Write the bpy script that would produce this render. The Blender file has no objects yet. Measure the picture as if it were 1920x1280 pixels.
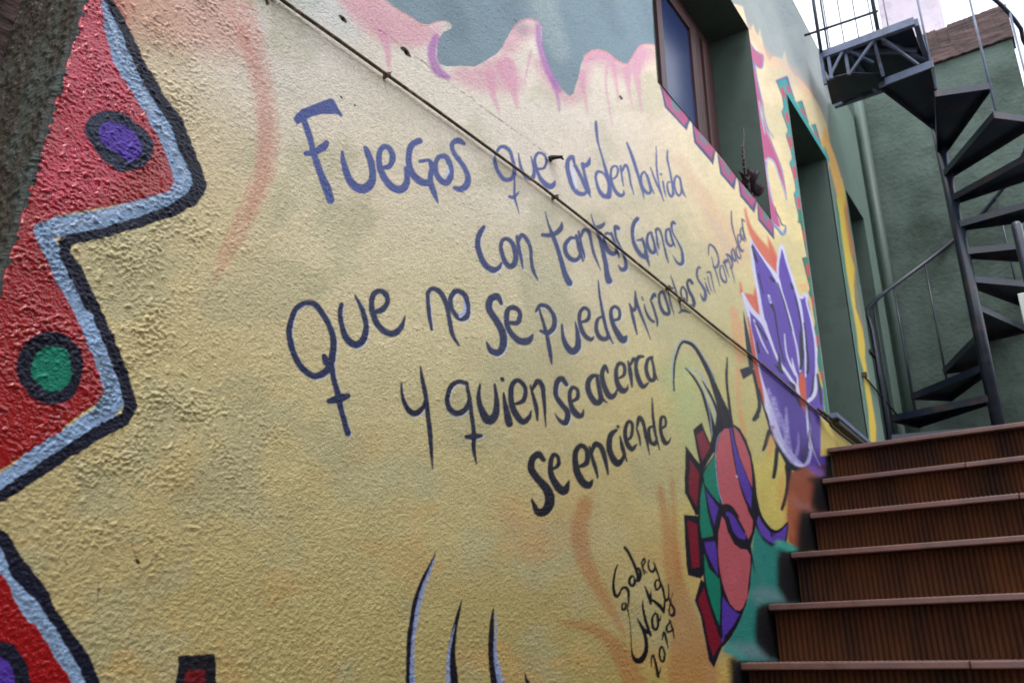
import bpy, bmesh, math, random
import numpy as np
from mathutils import Vector, Matrix
random.seed(7)
RNG = np.random.default_rng(11)

# ------------------------------------------------------------------ camera, sky, sun, exposure
scene = bpy.context.scene
cam_data = bpy.data.cameras.new('camera')
cam = bpy.data.objects.new('camera', cam_data)
scene.collection.objects.link(cam)
scene.camera = cam
RIGHT = Vector((0.56043548, -0.82819809, 0.0))
UP = Vector((-0.29721625, -0.20112402, 0.93338718))
FWD = Vector((0.77302948, 0.5231033, 0.35887096))
m3 = Matrix((RIGHT, UP, -FWD)).transposed()
cam.matrix_world = Matrix.Translation((0.0, -1.0, 0.0)) @ m3.to_4x4()
cam_data.sensor_width = 36.0
cam_data.lens = 30.836
cam_data.clip_start = 0.05
cam_data.clip_end = 400.0
cam_data.dof.use_dof = True
cam_data.dof.focus_distance = 1.75
cam_data.dof.aperture_fstop = 9.0

SUN_ELEV, SUN_AZ = math.radians(66), math.radians(215)      # azimuth of the sun measured from +x towards +y
world = bpy.data.worlds.new('World')
scene.world = world
world.use_nodes = True
wn = world.node_tree
wn.nodes.clear()
sky = wn.nodes.new('ShaderNodeTexSky')
sky.sky_type = 'NISHITA'
sky.sun_disc = False
sky.sun_elevation = SUN_ELEV
sky.sun_rotation = math.pi / 2 - SUN_AZ
sky.air_density = 1.0
sky.dust_density = 3.0
bg = wn.nodes.new('ShaderNodeBackground')
bg.inputs['Strength'].default_value = 0.15
wo = wn.nodes.new('ShaderNodeOutputWorld')
# thin bright overcast over the whole sky
w_tc = wn.nodes.new('ShaderNodeTexCoord')
w_no = wn.nodes.new('ShaderNodeTexNoise'); w_no.inputs['Scale'].default_value = 2.2; w_no.inputs['Detail'].default_value = 5
wn.links.new(w_tc.outputs['Generated'], w_no.inputs['Vector'])
w_rp = wn.nodes.new('ShaderNodeValToRGB')
w_rp.color_ramp.elements[0].color = (.80, .88, 1.0, 1); w_rp.color_ramp.elements[1].color = (1, 1, 1, 1)
w_rp.color_ramp.elements[0].position = .35; w_rp.color_ramp.elements[1].position = .6
wn.links.new(w_no.outputs['Fac'], w_rp.inputs[0])
w_sc = wn.nodes.new('ShaderNodeVectorMath'); w_sc.operation = 'SCALE'; w_sc.inputs['Scale'].default_value = 6.0
wn.links.new(w_rp.outputs[0], w_sc.inputs[0])
w_mx = wn.nodes.new('ShaderNodeMix'); w_mx.data_type = 'RGBA'; w_mx.inputs[0].default_value = .8
wn.links.new(sky.outputs[0], w_mx.inputs[6]); wn.links.new(w_sc.outputs[0], w_mx.inputs[7])
wn.links.new(w_mx.outputs[2], bg.inputs['Color'])
wn.links.new(bg.outputs[0], wo.inputs['Surface'])

sun_data = bpy.data.lights.new('sun', 'SUN')
sun_data.energy = 0.6
sun_data.angle = math.radians(18)
sun_data.color = (1.0, 0.975, 0.95)
sun = bpy.data.objects.new('sun', sun_data)
scene.collection.objects.link(sun)
sd = Vector((math.cos(SUN_ELEV) * math.cos(SUN_AZ), math.cos(SUN_ELEV) * math.sin(SUN_AZ), math.sin(SUN_ELEV)))
sun.rotation_euler = sd.to_track_quat('Z', 'Y').to_euler()

scene.view_settings.view_transform = 'Standard'
scene.view_settings.look = 'None'
scene.view_settings.exposure = 1.45
scene.view_settings.gamma = 1.0
scene.view_settings.use_curve_mapping = False

# ------------------------------------------------------------------ helpers
COL = scene.collection
def link(o, parent=None):
    COL.objects.link(o)
    if parent is not None: o.parent = parent
    return o
def tag(o, label=None, cat=None, group=None, kind=None):
    if label: o['label'] = label
    if cat: o['category'] = cat
    if group: o['group'] = group
    if kind: o['kind'] = kind
    return o
def empty(name, loc, label=None, cat=None, group=None):
    o = bpy.data.objects.new(name, None)
    link(o); o.location = loc
    o.empty_display_size = 0.1
    return tag(o, label, cat, group)
def place(o, parent):
    """parent an object whose mesh is in world coordinates to a thing without moving it"""
    o.parent = parent
    if parent.type == 'EMPTY':
        o.matrix_parent_inverse = Matrix.Translation(parent.location).inverted()
    return o
class MB:
    def __init__(s): s.v = []; s.f = []; s.smooth = []
    def add(s, vs, fs, smooth=False):
        b = len(s.v); s.v += [tuple(v) for v in vs]
        for f in fs: s.f.append([b + i for i in f]); s.smooth.append(smooth)
    def box(s, x0, x1, y0, y1, z0, z1):
        vs = [(x0,y0,z0),(x1,y0,z0),(x1,y1,z0),(x0,y1,z0),(x0,y0,z1),(x1,y0,z1),(x1,y1,z1),(x0,y1,z1)]
        s.add(vs, [(0,3,2,1),(4,5,6,7),(0,1,5,4),(1,2,6,5),(2,3,7,6),(3,0,4,7)])
    def prism(s, pts, z0, z1):
        """pts = plan polygon, counter-clockwise"""
        n = len(pts)
        vs = [(p[0], p[1], z0) for p in pts] + [(p[0], p[1], z1) for p in pts]
        s.add(vs, [tuple(range(n))[::-1], tuple(range(n, 2*n))] + [(i, (i+1) % n, n + (i+1) % n, n + i) for i in range(n)])
    def bar(s, a, b, w, h, up=(0,0,1)):
        a, b = Vector(a), Vector(b); d = (b - a).normalized()
        u = Vector(up); r = d.cross(u)
        if r.length < 1e-4: r = d.cross(Vector((1,0,0)))
        r.normalize(); u = r.cross(d).normalized()
        vs = [p + r*sx*w/2 + u*sz*h/2 for p in (a, b) for sx, sz in ((-1,-1),(1,-1),(1,1),(-1,1))]
        s.add(vs, [(0,1,2,3)[::-1],(4,5,6,7),(0,1,5,4),(1,2,6,5),(2,3,7,6),(3,0,4,7)])
    def tube(s, pts, r, seg=8, caps=True):
        pts = [Vector(p) for p in pts]; n = len(pts)
        rs = r if isinstance(r, (list, tuple)) else [r]*n
        vs = []; prev = None
        for i, p in enumerate(pts):
            d = (pts[min(i+1, n-1)] - pts[max(i-1, 0)]).normalized()
            u = prev if prev is not None else (Vector((0,0,1)) if abs(d.z) < .9 else Vector((1,0,0)))
            a = d.cross(u).normalized(); u = a.cross(d).normalized(); prev = u
            for k in range(seg):
                t = 2*math.pi*k/seg
                vs.append(p + (a*math.cos(t) + u*math.sin(t))*rs[i])
        fs = []
        for i in range(n-1):
            for k in range(seg):
                k2 = (k+1) % seg
                fs.append((i*seg+k, i*seg+k2, (i+1)*seg+k2, (i+1)*seg+k))
        s.add(vs, fs, True)
        if caps:
            b = len(s.v) - len(vs)
            s.f.append([b + k for k in range(seg)][::-1]); s.smooth.append(False)
            s.f.append([b + (n-1)*seg + k for k in range(seg)]); s.smooth.append(False)
    def mesh(s, name, mat):
        me = bpy.data.meshes.new(name); me.from_pydata(s.v, [], s.f)
        me.polygons.foreach_set('use_smooth', s.smooth)
        me.materials.append(mat); me.update()
        return me
    def build(s, name, mat, parent=None, bevel=0.0):
        o = bpy.data.objects.new(name, s.mesh(name, mat)); link(o)
        if parent is not None: place(o, parent)
        if bevel:
            m = o.modifiers.new('bevel', 'BEVEL'); m.width = bevel; m.segments = 2; m.limit_method = 'ANGLE'
        return o

def L(r, g, b):
    """sRGB 0-255 to linear"""
    f = lambda c: (c/255/12.92) if c/255 <= .04045 else ((c/255 + .055)/1.055)**2.4
    return (f(r), f(g), f(b))

def material(name, col, rough=.6, col2=None, scale=8.0, bump=0.0, bscale=60.0, metal=0.0, spec=.5, stretch=(1,1,1), detail=6, dirt=None, dscale=3.0):
    m = bpy.data.materials.new(name); m.use_nodes = True
    nt = m.node_tree; N = nt.nodes; K = nt.links
    p = N['Principled BSDF']
    p.inputs['Roughness'].default_value = rough
    p.inputs['Metallic'].default_value = metal
    p.inputs['Specular IOR Level'].default_value = spec
    tc = N.new('ShaderNodeTexCoord'); mp = N.new('ShaderNodeMapping')
    mp.inputs['Scale'].default_value = stretch
    K.new(tc.outputs['Object'], mp.inputs['Vector'])
    c2 = col2 or tuple(c*.7 for c in col)
    no = N.new('ShaderNodeTexNoise'); no.inputs['Scale'].default_value = scale; no.inputs['Detail'].default_value = detail
    no.inputs['Roughness'].default_value = .65
    K.new(mp.outputs[0], no.inputs['Vector'])
    rp = N.new('ShaderNodeValToRGB')
    rp.color_ramp.elements[0].position = .32; rp.color_ramp.elements[1].position = .68
    rp.color_ramp.elements[0].color = (*c2, 1); rp.color_ramp.elements[1].color = (*col, 1)
    K.new(no.outputs['Fac'], rp.inputs[0])
    out = rp.outputs[0]
    if dirt:
        n2 = N.new('ShaderNodeTexNoise'); n2.inputs['Scale'].default_value = dscale; n2.inputs['Detail'].default_value = 8
        n2.inputs['Roughness'].default_value = .7
        K.new(mp.outputs[0], n2.inputs['Vector'])
        r2 = N.new('ShaderNodeValToRGB'); r2.color_ramp.elements[0].position = .52; r2.color_ramp.elements[1].position = .72
        K.new(n2.outputs['Fac'], r2.inputs[0])
        mx = N.new('ShaderNodeMix'); mx.data_type = 'RGBA'
        K.new(r2.outputs[0], mx.inputs[0]); K.new(out, mx.inputs[6]); mx.inputs[7].default_value = (*dirt, 1)
        out = mx.outputs[2]
    K.new(out, p.inputs['Base Color'])
    rr = N.new('ShaderNodeMath'); rr.operation = 'MULTIPLY_ADD'
    K.new(no.outputs['Fac'], rr.inputs[0]); rr.inputs[1].default_value = .25; rr.inputs[2].default_value = rough - .12
    K.new(rr.outputs[0], p.inputs['Roughness'])
    if bump:
        nb = N.new('ShaderNodeTexNoise'); nb.inputs['Scale'].default_value = bscale; nb.inputs['Detail'].default_value = 5
        K.new(mp.outputs[0], nb.inputs['Vector'])
        bp = N.new('ShaderNodeBump'); bp.inputs['Distance'].default_value = bump; bp.inputs['Strength'].default_value = 1.0
        K.new(nb.outputs['Fac'], bp.inputs['Height']); K.new(bp.outputs[0], p.inputs['Normal'])
    return m

M = {}
M['steel'] = material('painted_steel', L(28,40,60), .34, L(18,25,40), 14, .0006, 90, spec=.6, dirt=L(72,48,42), dscale=7)
M['steel_light'] = material('grey_blue_steel', L(100,112,138), .42, L(74,86,112), 12, .0006, 90, dirt=L(70,60,58), dscale=8)
M['rust'] = material('rusty_steel', L(92,66,60), .7, L(56,40,38), 20, .001, 80)
M['back_stucco'] = material('grey_green_stucco', L(94,109,102), .9, L(72,86,80), 4, .002, 60, dirt=L(48,58,52), dscale=1.3, spec=.25)
M['plain_green'] = material('smooth_green_paint', L(68,86,78), .65, L(58,75,69), 2.5, .0008, 40, dirt=L(48,60,54), dscale=2.6)
M['pipe_green'] = material('pipe_green_paint', L(72,90,82), .55, L(60,76,70), 5, .0005, 30)
M['frame_wood'] = material('red_brown_wood', L(86,54,54), .5, L(62,40,42), 9, .0008, 40, stretch=(1,1,.15))
M['dark_wood'] = material('weathered_dark_beam', L(104,82,80), .85, L(44,34,36), 5, .012, 9, stretch=(2,1,6), dirt=L(30,24,26), dscale=4)
M['concrete'] = material('lilac_grey_concrete', L(214,204,214), .85, L(186,174,190), 2.5, .003, 25, dirt=L(120,108,124), dscale=1.6)
M['riser'] = material('rib_brown_riser', L(84,46,22), .72, L(42,23,14), 5, .0006, 120, stretch=(1,1,.25), dirt=L(28,20,17), dscale=4, spec=.2)
M['tread'] = material('grooved_brown_tread', L(128,106,100), .5, L(90,72,66), 10, .0005, 100, dirt=L(60,48,46), dscale=6)
M['nosing'] = material('worn_metal_nosing', L(116,76,68), .42, L(76,50,46), 12, .0005, 80, dirt=L(66,48,50), dscale=6, spec=.7)
M['cable'] = material('painted_cable', L(98,80,56), .4, L(50,40,30), 30, .0005, 200, dirt=L(170,150,130), dscale=40)
M['black'] = material('black_iron', L(34,30,30), .6, L(20,18,18), 30, .0005, 100)
M['white_paint'] = material('pale_painted_board', L(196,206,198), .6, L(170,182,176), 6, .0006, 40)
M['glass_frame_dark'] = material('dark_interior', L(30,34,44), .7)
M['curtain'] = material('blue_curtain', L(70,96,160), .8, L(50,70,128), 5, .004, 8, stretch=(6,1,.5))
M['leaf'] = material('dark_purple_leaf', L(70,50,60), .45, L(44,34,42), 30)
M['stalk'] = material('grey_brown_stalk', L(96,80,80), .6, L(70,56,58), 40)
M['pot'] = material('pink_glazed_pot', L(214,140,148), .3, L(196,118,130), 8)
M['stair_concrete'] = material('dark_concrete', L(96,88,82), .85, L(74,68,62), 5, .002, 40)
M['shading_lane_wall'] = material('ochre_shading_wall', L(150,140,120), .9, L(120,112,98), 2, .004, 20)
def glass_mat():
    m = bpy.data.materials.new('window_glass'); m.use_nodes = True
    p = m.node_tree.nodes['Principled BSDF']
    p.inputs['Base Color'].default_value = (.05, .085, .24, 1)
    p.inputs['Roughness'].default_value = .22
    p.inputs['Transmission Weight'].default_value = .45
    p.inputs['IOR'].default_value = 1.45
    return m
M['glass'] = glass_mat()
def mural_mat():
    m = bpy.data.materials.new('mural_paint_on_stucco'); m.use_nodes = True
    nt = m.node_tree; N = nt.nodes; K = nt.links; p = N['Principled BSDF']
    at = N.new('ShaderNodeAttribute'); at.attribute_name = 'paint'
    sh = N.new('ShaderNodeAttribute'); sh.attribute_name = 'sheen_rough'
    tc = N.new('ShaderNodeTexCoord')
    n1 = N.new('ShaderNodeTexNoise'); n1.inputs['Scale'].default_value = 170; n1.inputs['Detail'].default_value = 4
    K.new(tc.outputs['Object'], n1.inputs['Vector'])
    mr = N.new('ShaderNodeMapRange'); mr.inputs[1].default_value = .25; mr.inputs[2].default_value = .75
    mr.inputs[3].default_value = .86; mr.inputs[4].default_value = 1.12
    K.new(n1.outputs['Fac'], mr.inputs[0])
    mx = N.new('ShaderNodeVectorMath'); mx.operation = 'SCALE'
    K.new(at.outputs['Color'], mx.inputs[0]); K.new(mr.outputs[0], mx.inputs['Scale'])
    K.new(mx.outputs[0], p.inputs['Base Color'])
    K.new(sh.outputs['Fac'], p.inputs['Roughness'])
    sp_ = N.new('ShaderNodeMapRange'); sp_.inputs[1].default_value = .14; sp_.inputs[2].default_value = .36
    sp_.inputs[3].default_value = .75; sp_.inputs[4].default_value = .24
    K.new(sh.outputs['Fac'], sp_.inputs[0]); K.new(sp_.outputs[0], p.inputs['Specular IOR Level'])
    nb = N.new('ShaderNodeTexNoise'); nb.inputs['Scale'].default_value = 330; nb.inputs['Detail'].default_value = 4
    K.new(tc.outputs['Object'], nb.inputs['Vector'])
    bp = N.new('ShaderNodeBump'); bp.inputs['Distance'].default_value = .0016; bp.inputs['Strength'].default_value = .8
    K.new(nb.outputs['Fac'], bp.inputs['Height']); K.new(bp.outputs[0], p.inputs['Normal'])
    return m
M['mural'] = mural_mat()

# ------------------------------------------------------------------ the painted sheet of the mural
# The mural was traced on a flat drawing sheet; HM is the fixed map from the wall plane (x, z) to that sheet.
HM = np.array([[1.66378928e+03, 3.44516125e+02, -8.59858846e+02],
               [9.83534759e+02, -1.30535247e+03, 6.65550652e+02],
               [7.73029478e-01, 3.58870964e-01, 5.23103295e-01]])
# wall point = (x, z); column order is x, z, 1 with 1 = distance of the wall plane
HI = np.linalg.inv(HM)
def on_wall(u, v):
    p = HI @ np.array([u, v, 1.0]); return p[0]/p[2], p[1]/p[2]
SU, SV, SW, SH = -300, -300, 2520, 1900
sheet = np.zeros((SH, SW, 3), np.float32)
rough = np.full((SH, SW), .62, np.float32)
ids = np.zeros((SH, SW), np.uint8)
PARTS = {}
def part_id(name, label=None):
    PARTS[len(PARTS) + 1] = (name, label); return len(PARTS)

def lattice(seed, n=256):
    return np.random.default_rng(seed).random((n, n)).astype(np.float32)
def vnoise(x, y, seed):
    t = lattice(seed); n = t.shape[0]
    xi = np.floor(x).astype(np.int64); yi = np.floor(y).astype(np.int64)
    fx = (x - xi).astype(np.float32); fy = (y - yi).astype(np.float32)
    fx = fx*fx*(3-2*fx); fy = fy*fy*(3-2*fy)
    xi %= n; yi %= n; x1 = (xi+1) % n; y1 = (yi+1) % n
    a = t[yi, xi]; b = t[yi, x1]; c = t[y1, xi]; d = t[y1, x1]
    return (a + (b-a)*fx) + ((c + (d-c)*fx) - (a + (b-a)*fx))*fy
def fbm(x, y, seed, o=3, g=.5):
    s = 0; a = 1; tot = 0
    for k in range(o):
        s = s + a*vnoise(x*2**k + 17.3*k, y*2**k + 9.1*k, seed + k); tot += a; a *= g
    return s/tot

def gnoise(x, y, seed):
    """gradient noise, about -0.7 .. 0.7"""
    a = np.random.default_rng(seed).random((256, 256)).astype(np.float32)*2*np.pi
    gx_ = np.cos(a); gy_ = np.sin(a)
    xi = np.floor(x).astype(np.int64); yi = np.floor(y).astype(np.int64)
    fx = (x - xi).astype(np.float32); fy = (y - yi).astype(np.float32)
    xi &= 255; yi &= 255; x1 = (xi+1) & 255; y1 = (yi+1) & 255
    u = fx*fx*fx*(fx*(fx*6-15)+10); v = fy*fy*fy*(fy*(fy*6-15)+10)
    n00 = gx_[yi, xi]*fx + gy_[yi, xi]*fy; n10 = gx_[yi, x1]*(fx-1) + gy_[yi, x1]*fy
    n01 = gx_[y1, xi]*fx + gy_[y1, xi]*(fy-1); n11 = gx_[y1, x1]*(fx-1) + gy_[y1, x1]*(fy-1)
    a0 = n00 + (n10-n00)*u; a1 = n01 + (n11-n01)*u
    return a0 + (a1-a0)*v
_dx, _dy = np.meshgrid(np.arange(SW, dtype=np.float32), np.arange(SH, dtype=np.float32))
DRY = np.clip((gnoise(_dx/9, _dy/5, 501) + .5*gnoise(_dx/4, _dy/3, 502))*2.2 + .5, 0, 1).astype(np.float32)
del _dx, _dy
CUR = dict(o=(0, 0), s=1.0, id=0)
def at(ox, oy, s): CUR['o'] = (ox, oy); CUR['s'] = s
def parse(t):
    return [tuple(float(q) for q in w.split(',')) for w in t.split()]
def to_sheet(P):
    ox, oy = CUR['o']; s = CUR['s']
    return [(ox + p[0]/s - SU, oy + p[1]/s - SV) + tuple(q/s for q in p[2:]) for p in P]
def catmull(P, n=5, closed=False):
    P = [np.array(p, float) for p in P]
    if len(P) < 3: return P
    out = []; m = len(P)
    rng = range(m) if closed else range(m-1)
    for i in rng:
        if closed: p0, p1, p2, p3 = P[i-1], P[i], P[(i+1) % m], P[(i+2) % m]
        else: p0, p1, p2, p3 = P[max(i-1, 0)], P[i], P[i+1], P[min(i+2, m-1)]
        for k in range(n):
            t = k/n
            out.append(.5*((2*p1) + (p2-p0)*t + (2*p0-5*p1+4*p2-p3)*t*t + (3*p1-p0-3*p2+p3)*t**3))
    if not closed: out.append(P[-1])
    return out
def blend(x0, y0, cov, col, al, gl, pid, dry=0):
    h, w = cov.shape
    X0, Y0 = max(x0, 0), max(y0, 0); X1, Y1 = min(x0+w, SW), min(y0+h, SH)
    if X1 <= X0 or Y1 <= Y0: return
    c = cov[Y0-y0:Y1-y0, X0-x0:X1-x0]*al
    if dry: c = c*(1 - dry + dry*DRY[Y0:Y1, X0:X1])
    sheet[Y0:Y1, X0:X1] += (np.array(col, np.float32) - sheet[Y0:Y1, X0:X1])*c[..., None]
    if gl is not None: rough[Y0:Y1, X0:X1] += (gl - rough[Y0:Y1, X0:X1])*c
    if pid is not None:
        r = ids[Y0:Y1, X0:X1]; r[c > .5] = pid
def stroke(t, col, soft=1.3, smooth=True, al=1.0, gl=.5, closed=False, pid=-1, scale=1.0, dry=0):
    P = to_sheet(parse(t) if isinstance(t, str) else t)
    P = [(p[0], p[1], (p[2] if len(p) > 2 else 3.0)*scale) for p in P]
    if closed and not smooth: P = P + [P[0]]
    if smooth: P = catmull(P, 5, closed)
    if closed and smooth: P = P + [P[0]]
    A = np.array(P, float); A[:, 2] = np.maximum(A[:, 2], .8)
    pad = A[:, 2].max()/2 + soft + 2
    x0 = int(A[:, 0].min() - pad); x1 = int(A[:, 0].max() + pad) + 1
    y0 = int(A[:, 1].min() - pad); y1 = int(A[:, 1].max() + pad) + 1
    cov = np.zeros((y1-y0, x1-x0), np.float32)
    for a, b in zip(A[:-1], A[1:]):
        pd = max(a[2], b[2])/2 + soft + 1
        sx0 = max(int(min(a[0], b[0]) - pd) - x0, 0); sx1 = min(int(max(a[0], b[0]) + pd) + 2 - x0, cov.shape[1])
        sy0 = max(int(min(a[1], b[1]) - pd) - y0, 0); sy1 = min(int(max(a[1], b[1]) + pd) + 2 - y0, cov.shape[0])
        if sx1 <= sx0 or sy1 <= sy0: continue
        X = np.arange(sx0, sx1) + x0 + .5; Y = (np.arange(sy0, sy1) + y0 + .5)[:, None]
        dx, dy = b[0]-a[0], b[1]-a[1]; l2 = dx*dx + dy*dy + 1e-9
        tt = np.clip(((X-a[0])*dx + (Y-a[1])*dy)/l2, 0, 1)
        d = np.hypot(X - a[0] - tt*dx, Y - a[1] - tt*dy)
        w = a[2] + (b[2]-a[2])*tt
        c = np.clip((w/2 - d)/soft + .5, 0, 1)
        if soft > 4: c = c*c*(3-2*c)
        np.maximum(cov[sy0:sy1, sx0:sx1], c, out=cov[sy0:sy1, sx0:sx1])
    blend(x0, y0, cov, col, al, gl, CUR['id'] if pid == -1 else pid, dry)
def poly(t, col, soft=1.3, smooth=False, al=1.0, gl=.5, pid=-1):
    P = to_sheet(parse(t) if isinstance(t, str) else t)
    P = [(p[0], p[1]) for p in P]
    if smooth: P = catmull(P, 5, True)
    A = np.array(P, float); pad = soft + 2
    x0 = max(int(A[:, 0].min() - pad), 0); x1 = min(int(A[:, 0].max() + pad) + 1, SW)
    y0 = max(int(A[:, 1].min() - pad), 0); y1 = min(int(A[:, 1].max() + pad) + 1, SH)
    if x1 <= x0 or y1 <= y0: return
    X = np.arange(x0, x1)[None, :] + .5; Y = np.arange(y0, y1)[:, None] + .5
    ins = np.zeros((y1-y0, x1-x0), bool); dm = np.full(ins.shape, 1e9, np.float32)
    n = len(A); pd = soft*1.2 + 2
    for i in range(n):
        a, b = A[i], A[(i+1) % n]
        if a[1] != b[1]:
            r0 = max(int(math.floor(min(a[1], b[1]) - y0)) - 1, 0); r1 = min(int(math.ceil(max(a[1], b[1]) - y0)) + 2, ins.shape[0])
            if r1 > r0:
                yy = Y[r0:r1]
                c = ((a[1] > yy) != (b[1] > yy)) & (X < (b[0]-a[0])*(yy-a[1])/(b[1]-a[1]) + a[0])
                ins[r0:r1] ^= c
        sx0 = max(int(min(a[0], b[0]) - pd) - x0, 0); sx1 = min(int(max(a[0], b[0]) + pd) + 2 - x0, ins.shape[1])
        sy0 = max(int(min(a[1], b[1]) - pd) - y0, 0); sy1 = min(int(max(a[1], b[1]) + pd) + 2 - y0, ins.shape[0])
        if sx1 <= sx0 or sy1 <= sy0: continue
        dx, dy = b[0]-a[0], b[1]-a[1]; l2 = dx*dx + dy*dy + 1e-9
        XX = X[:, sx0:sx1]; YY = Y[sy0:sy1]
        tt = np.clip(((XX-a[0])*dx + (YY-a[1])*dy)/l2, 0, 1)
        d = np.hypot(XX - a[0] - tt*dx, YY - a[1] - tt*dy)
        np.minimum(dm[sy0:sy1, sx0:sx1], d, out=dm[sy0:sy1, sx0:sx1])
    sd_ = np.where(ins, dm, -dm)
    cov = np.clip(sd_/soft + .5, 0, 1).astype(np.float32)
    if soft > 4: cov = cov*cov*(3-2*cov)
    blend(x0, y0, cov, col, al, gl, CUR['id'] if pid == -1 else pid)

# ---- ground colours of the wall
BASE = '''0,60,220,186,166 300,300,215,200,163 550,80,219,213,204 620,450,224,212,176 300,520,209,194,146 300,760,205,190,138 80,980,194,179,129 300,1150,190,174,119 600,1000,198,185,133 600,1220,187,173,115 800,620,216,205,161 900,900,199,187,135 1000,1200,180,165,107 1100,500,216,209,181 1000,200,228,219,206 1150,250,232,217,200 1260,520,213,199,169 1150,800,202,190,142 1330,700,216,206,128 1430,850,212,200,108 1400,430,230,208,152 1440,250,244,228,186 1600,450,230,204,124 1430,950,206,190,94 1620,700,206,184,84 1240,1000,186,168,122 1350,1260,184,162,84 700,300,225,215,195 1510,120,242,208,174 -200,600,201,185,128 700,-250,218,208,200 700,1500,171,156,101 1300,1550,176,152,76 450,800,207,194,142 460,560,215,202,155'''
cp = np.array([[float(q) for q in w.split(',')] for w in BASE.split()])
gy, gx = np.mgrid[0:SH:10, 0:SW:10]
gxu = gx + SU; gyv = gy + SV
acc = np.zeros(gx.shape + (3,)); wt = np.zeros(gx.shape)
for c in cp:
    w = np.exp(-((gxu-c[0])**2 + (gyv-c[1])**2)/(2*130.0**2)) + 1e-9/(1+((gxu-c[0])**2 + (gyv-c[1])**2)/1e5)
    acc += w[..., None]*np.array(L(c[2], c[3], c[4])); wt += w
small = (acc/wt[..., None]).astype(np.float32)
yy = np.arange(SH)/10; xx = np.arange(SW)/10
y0i = np.minimum(yy.astype(int), small.shape[0]-2); x0i = np.minimum(xx.astype(int), small.shape[1]-2)
fy = (yy-y0i)[:, None, None]; fx = (xx-x0i)[None, :, None]
fy = np.clip(fy, 0, 1); fx = np.clip(fx, 0, 1)
S00 = small[y0i][:, x0i]; S01 = small[y0i][:, x0i+1]; S10 = small[y0i+1][:, x0i]; S11 = small[y0i+1][:, x0i+1]
sheet[:] = (S00*(1-fx)+S01*fx)*(1-fy) + (S10*(1-fx)+S11*fx)*fy
# blotchy brush-work: greener, greyer and warmer patches of emulsion
GX, GY = np.meshgrid(np.arange(SW, dtype=np.float32), np.arange(SH, dtype=np.float32))
nz = fbm(GX/120, GY/120, 3, 4)
k = np.clip((nz-.52)*3.2, 0, .42)[..., None]
sheet += (np.array(L(176,176,142), np.float32) - sheet)*k
nz = fbm(GX/90+50, GY/70+9, 13, 4)
k = (np.clip((nz-.56)*3.0, 0, .35)*np.clip((GY-900)/500, .12, 1))[..., None]
sheet += (np.array(L(204,162,100), np.float32) - sheet)*k
k = ((fbm(GX/7, GY/5, 23, 3)-.5)*.16)[..., None]
sheet *= (1 + k)
del GX, GY, nz, k

NAVY = L(22,25,46); NAVY2 = L(46,52,84); NAVY_SHEEN = L(72,86,148); NAVY_SHEEN_MID = L(50,62,112)
HILITE = L(206,214,240); BAND = L(146,176,214); RED = L(158,10,18); VIOLET = L(84,56,164); GREEN = L(18,126,102)
PINKB = L(186,92,102); DRED = L(128,26,44); TEAL = L(46,134,126); PURP = L(92,66,166)
ORANGE = L(222,120,74); CORAL = L(208,92,70)

# ---- washes
CUR['id'] = 0
at(0, 0, 1)
G0 = .62
stroke('260,-60,220 330,10,170 390,40,120 440,80,60', L(214,150,134), 90, al=.55, gl=None)
stroke('430,-40,60 455,40,50 478,110,46 492,180,44 498,250,46 492,320,44 470,380,42 445,430,36 420,480,28 398,530,8', L(206,138,126), 16, al=.6, gl=None, dry=.8)
stroke('450,60,20 484,150,22 496,240,24 490,330,22 460,410,16', L(200,124,116), 12, al=.3, gl=None)
stroke('500,-60,80 560,-10,60 660,40,60', L(200,206,204), 40, al=.6, gl=None)
stroke('640,-40,50 700,40,60 780,60,40', L(220,172,172), 30, al=.7, gl=None)
for t in ('1095,945,30 1085,1000,34 1098,1060,30 1130,1120,20 1155,1165,12 1168,1195,4', '1045,1165,4 1100,1176,16 1140,1200,26 1172,1245,36 1200,1310,50 1230,1400,70',
          '1236,915,10 1248,990,22 1262,1080,34 1282,1170,56 1300,1270,100 1330,1380,160', '1258,900,6 1264,1000,10 1270,1080,10'):
    stroke(t, L(176,112,66), 16, al=.55, gl=None)
stroke('960,960,70 1000,1010,50', L(206,150,96), 60, al=.35, gl=None)
stroke('1270,300,10 1330,390,30 1375,470,60', L(222,180,150), 30, al=.5, gl=None)
stroke('1320,395,8 1350,440,16 1370,480,12', L(210,190,170), 10, al=.5, gl=None)
stroke('1300,420,8 1330,470,16 1350,500,12', L(206,186,160), 10, al=.4, gl=None)
stroke('1270,700,60 1290,770,60 1300,830,40', L(180,200,140), 50, al=.55, gl=None)

# ---- the blue-grey field above the flames and the grey-green plaster round the window and doors
BG1 = L(120,142,152); BG2 = L(156,164,162)
at(600, 0, 3)
for t in ('120,-100,150 330,100,190 520,200,150 640,170,80', '780,420,90 900,440,150 1000,420,200 1080,470,120', '1050,260,110 1110,190,110 1180,170,80', '1230,360,60 1310,480,70 1400,560,60 1460,500,60 1500,360,70 1580,330,80 1700,400,80 1780,340,110 1850,300,80'):
    stroke(t, L(216,166,178), 30, al=.8, gl=None)
for t in ('345,190,60 375,300,40 378,400,10', '1040,380,110 1080,500,50 1104,610,12', '1480,340,40 1560,310,44 1640,345,30', '1460,420,44 1480,540,20 1500,640,8', '1180,300,14 1165,370,10 1150,470,5',
          '1645,370,36 1660,480,18 1672,575,5', '1720,400,50 1735,520,16 1755,620,5', '1800,290,70 1775,400,50 1790,520,22 1805,640,5', '1612,370,10 1600,460,12 1618,590,8 1640,710,4', '950,420,60 970,540,30 1000,640,8'):
    stroke(t, L(218,158,180), 7, al=.75, gl=None)
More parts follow.
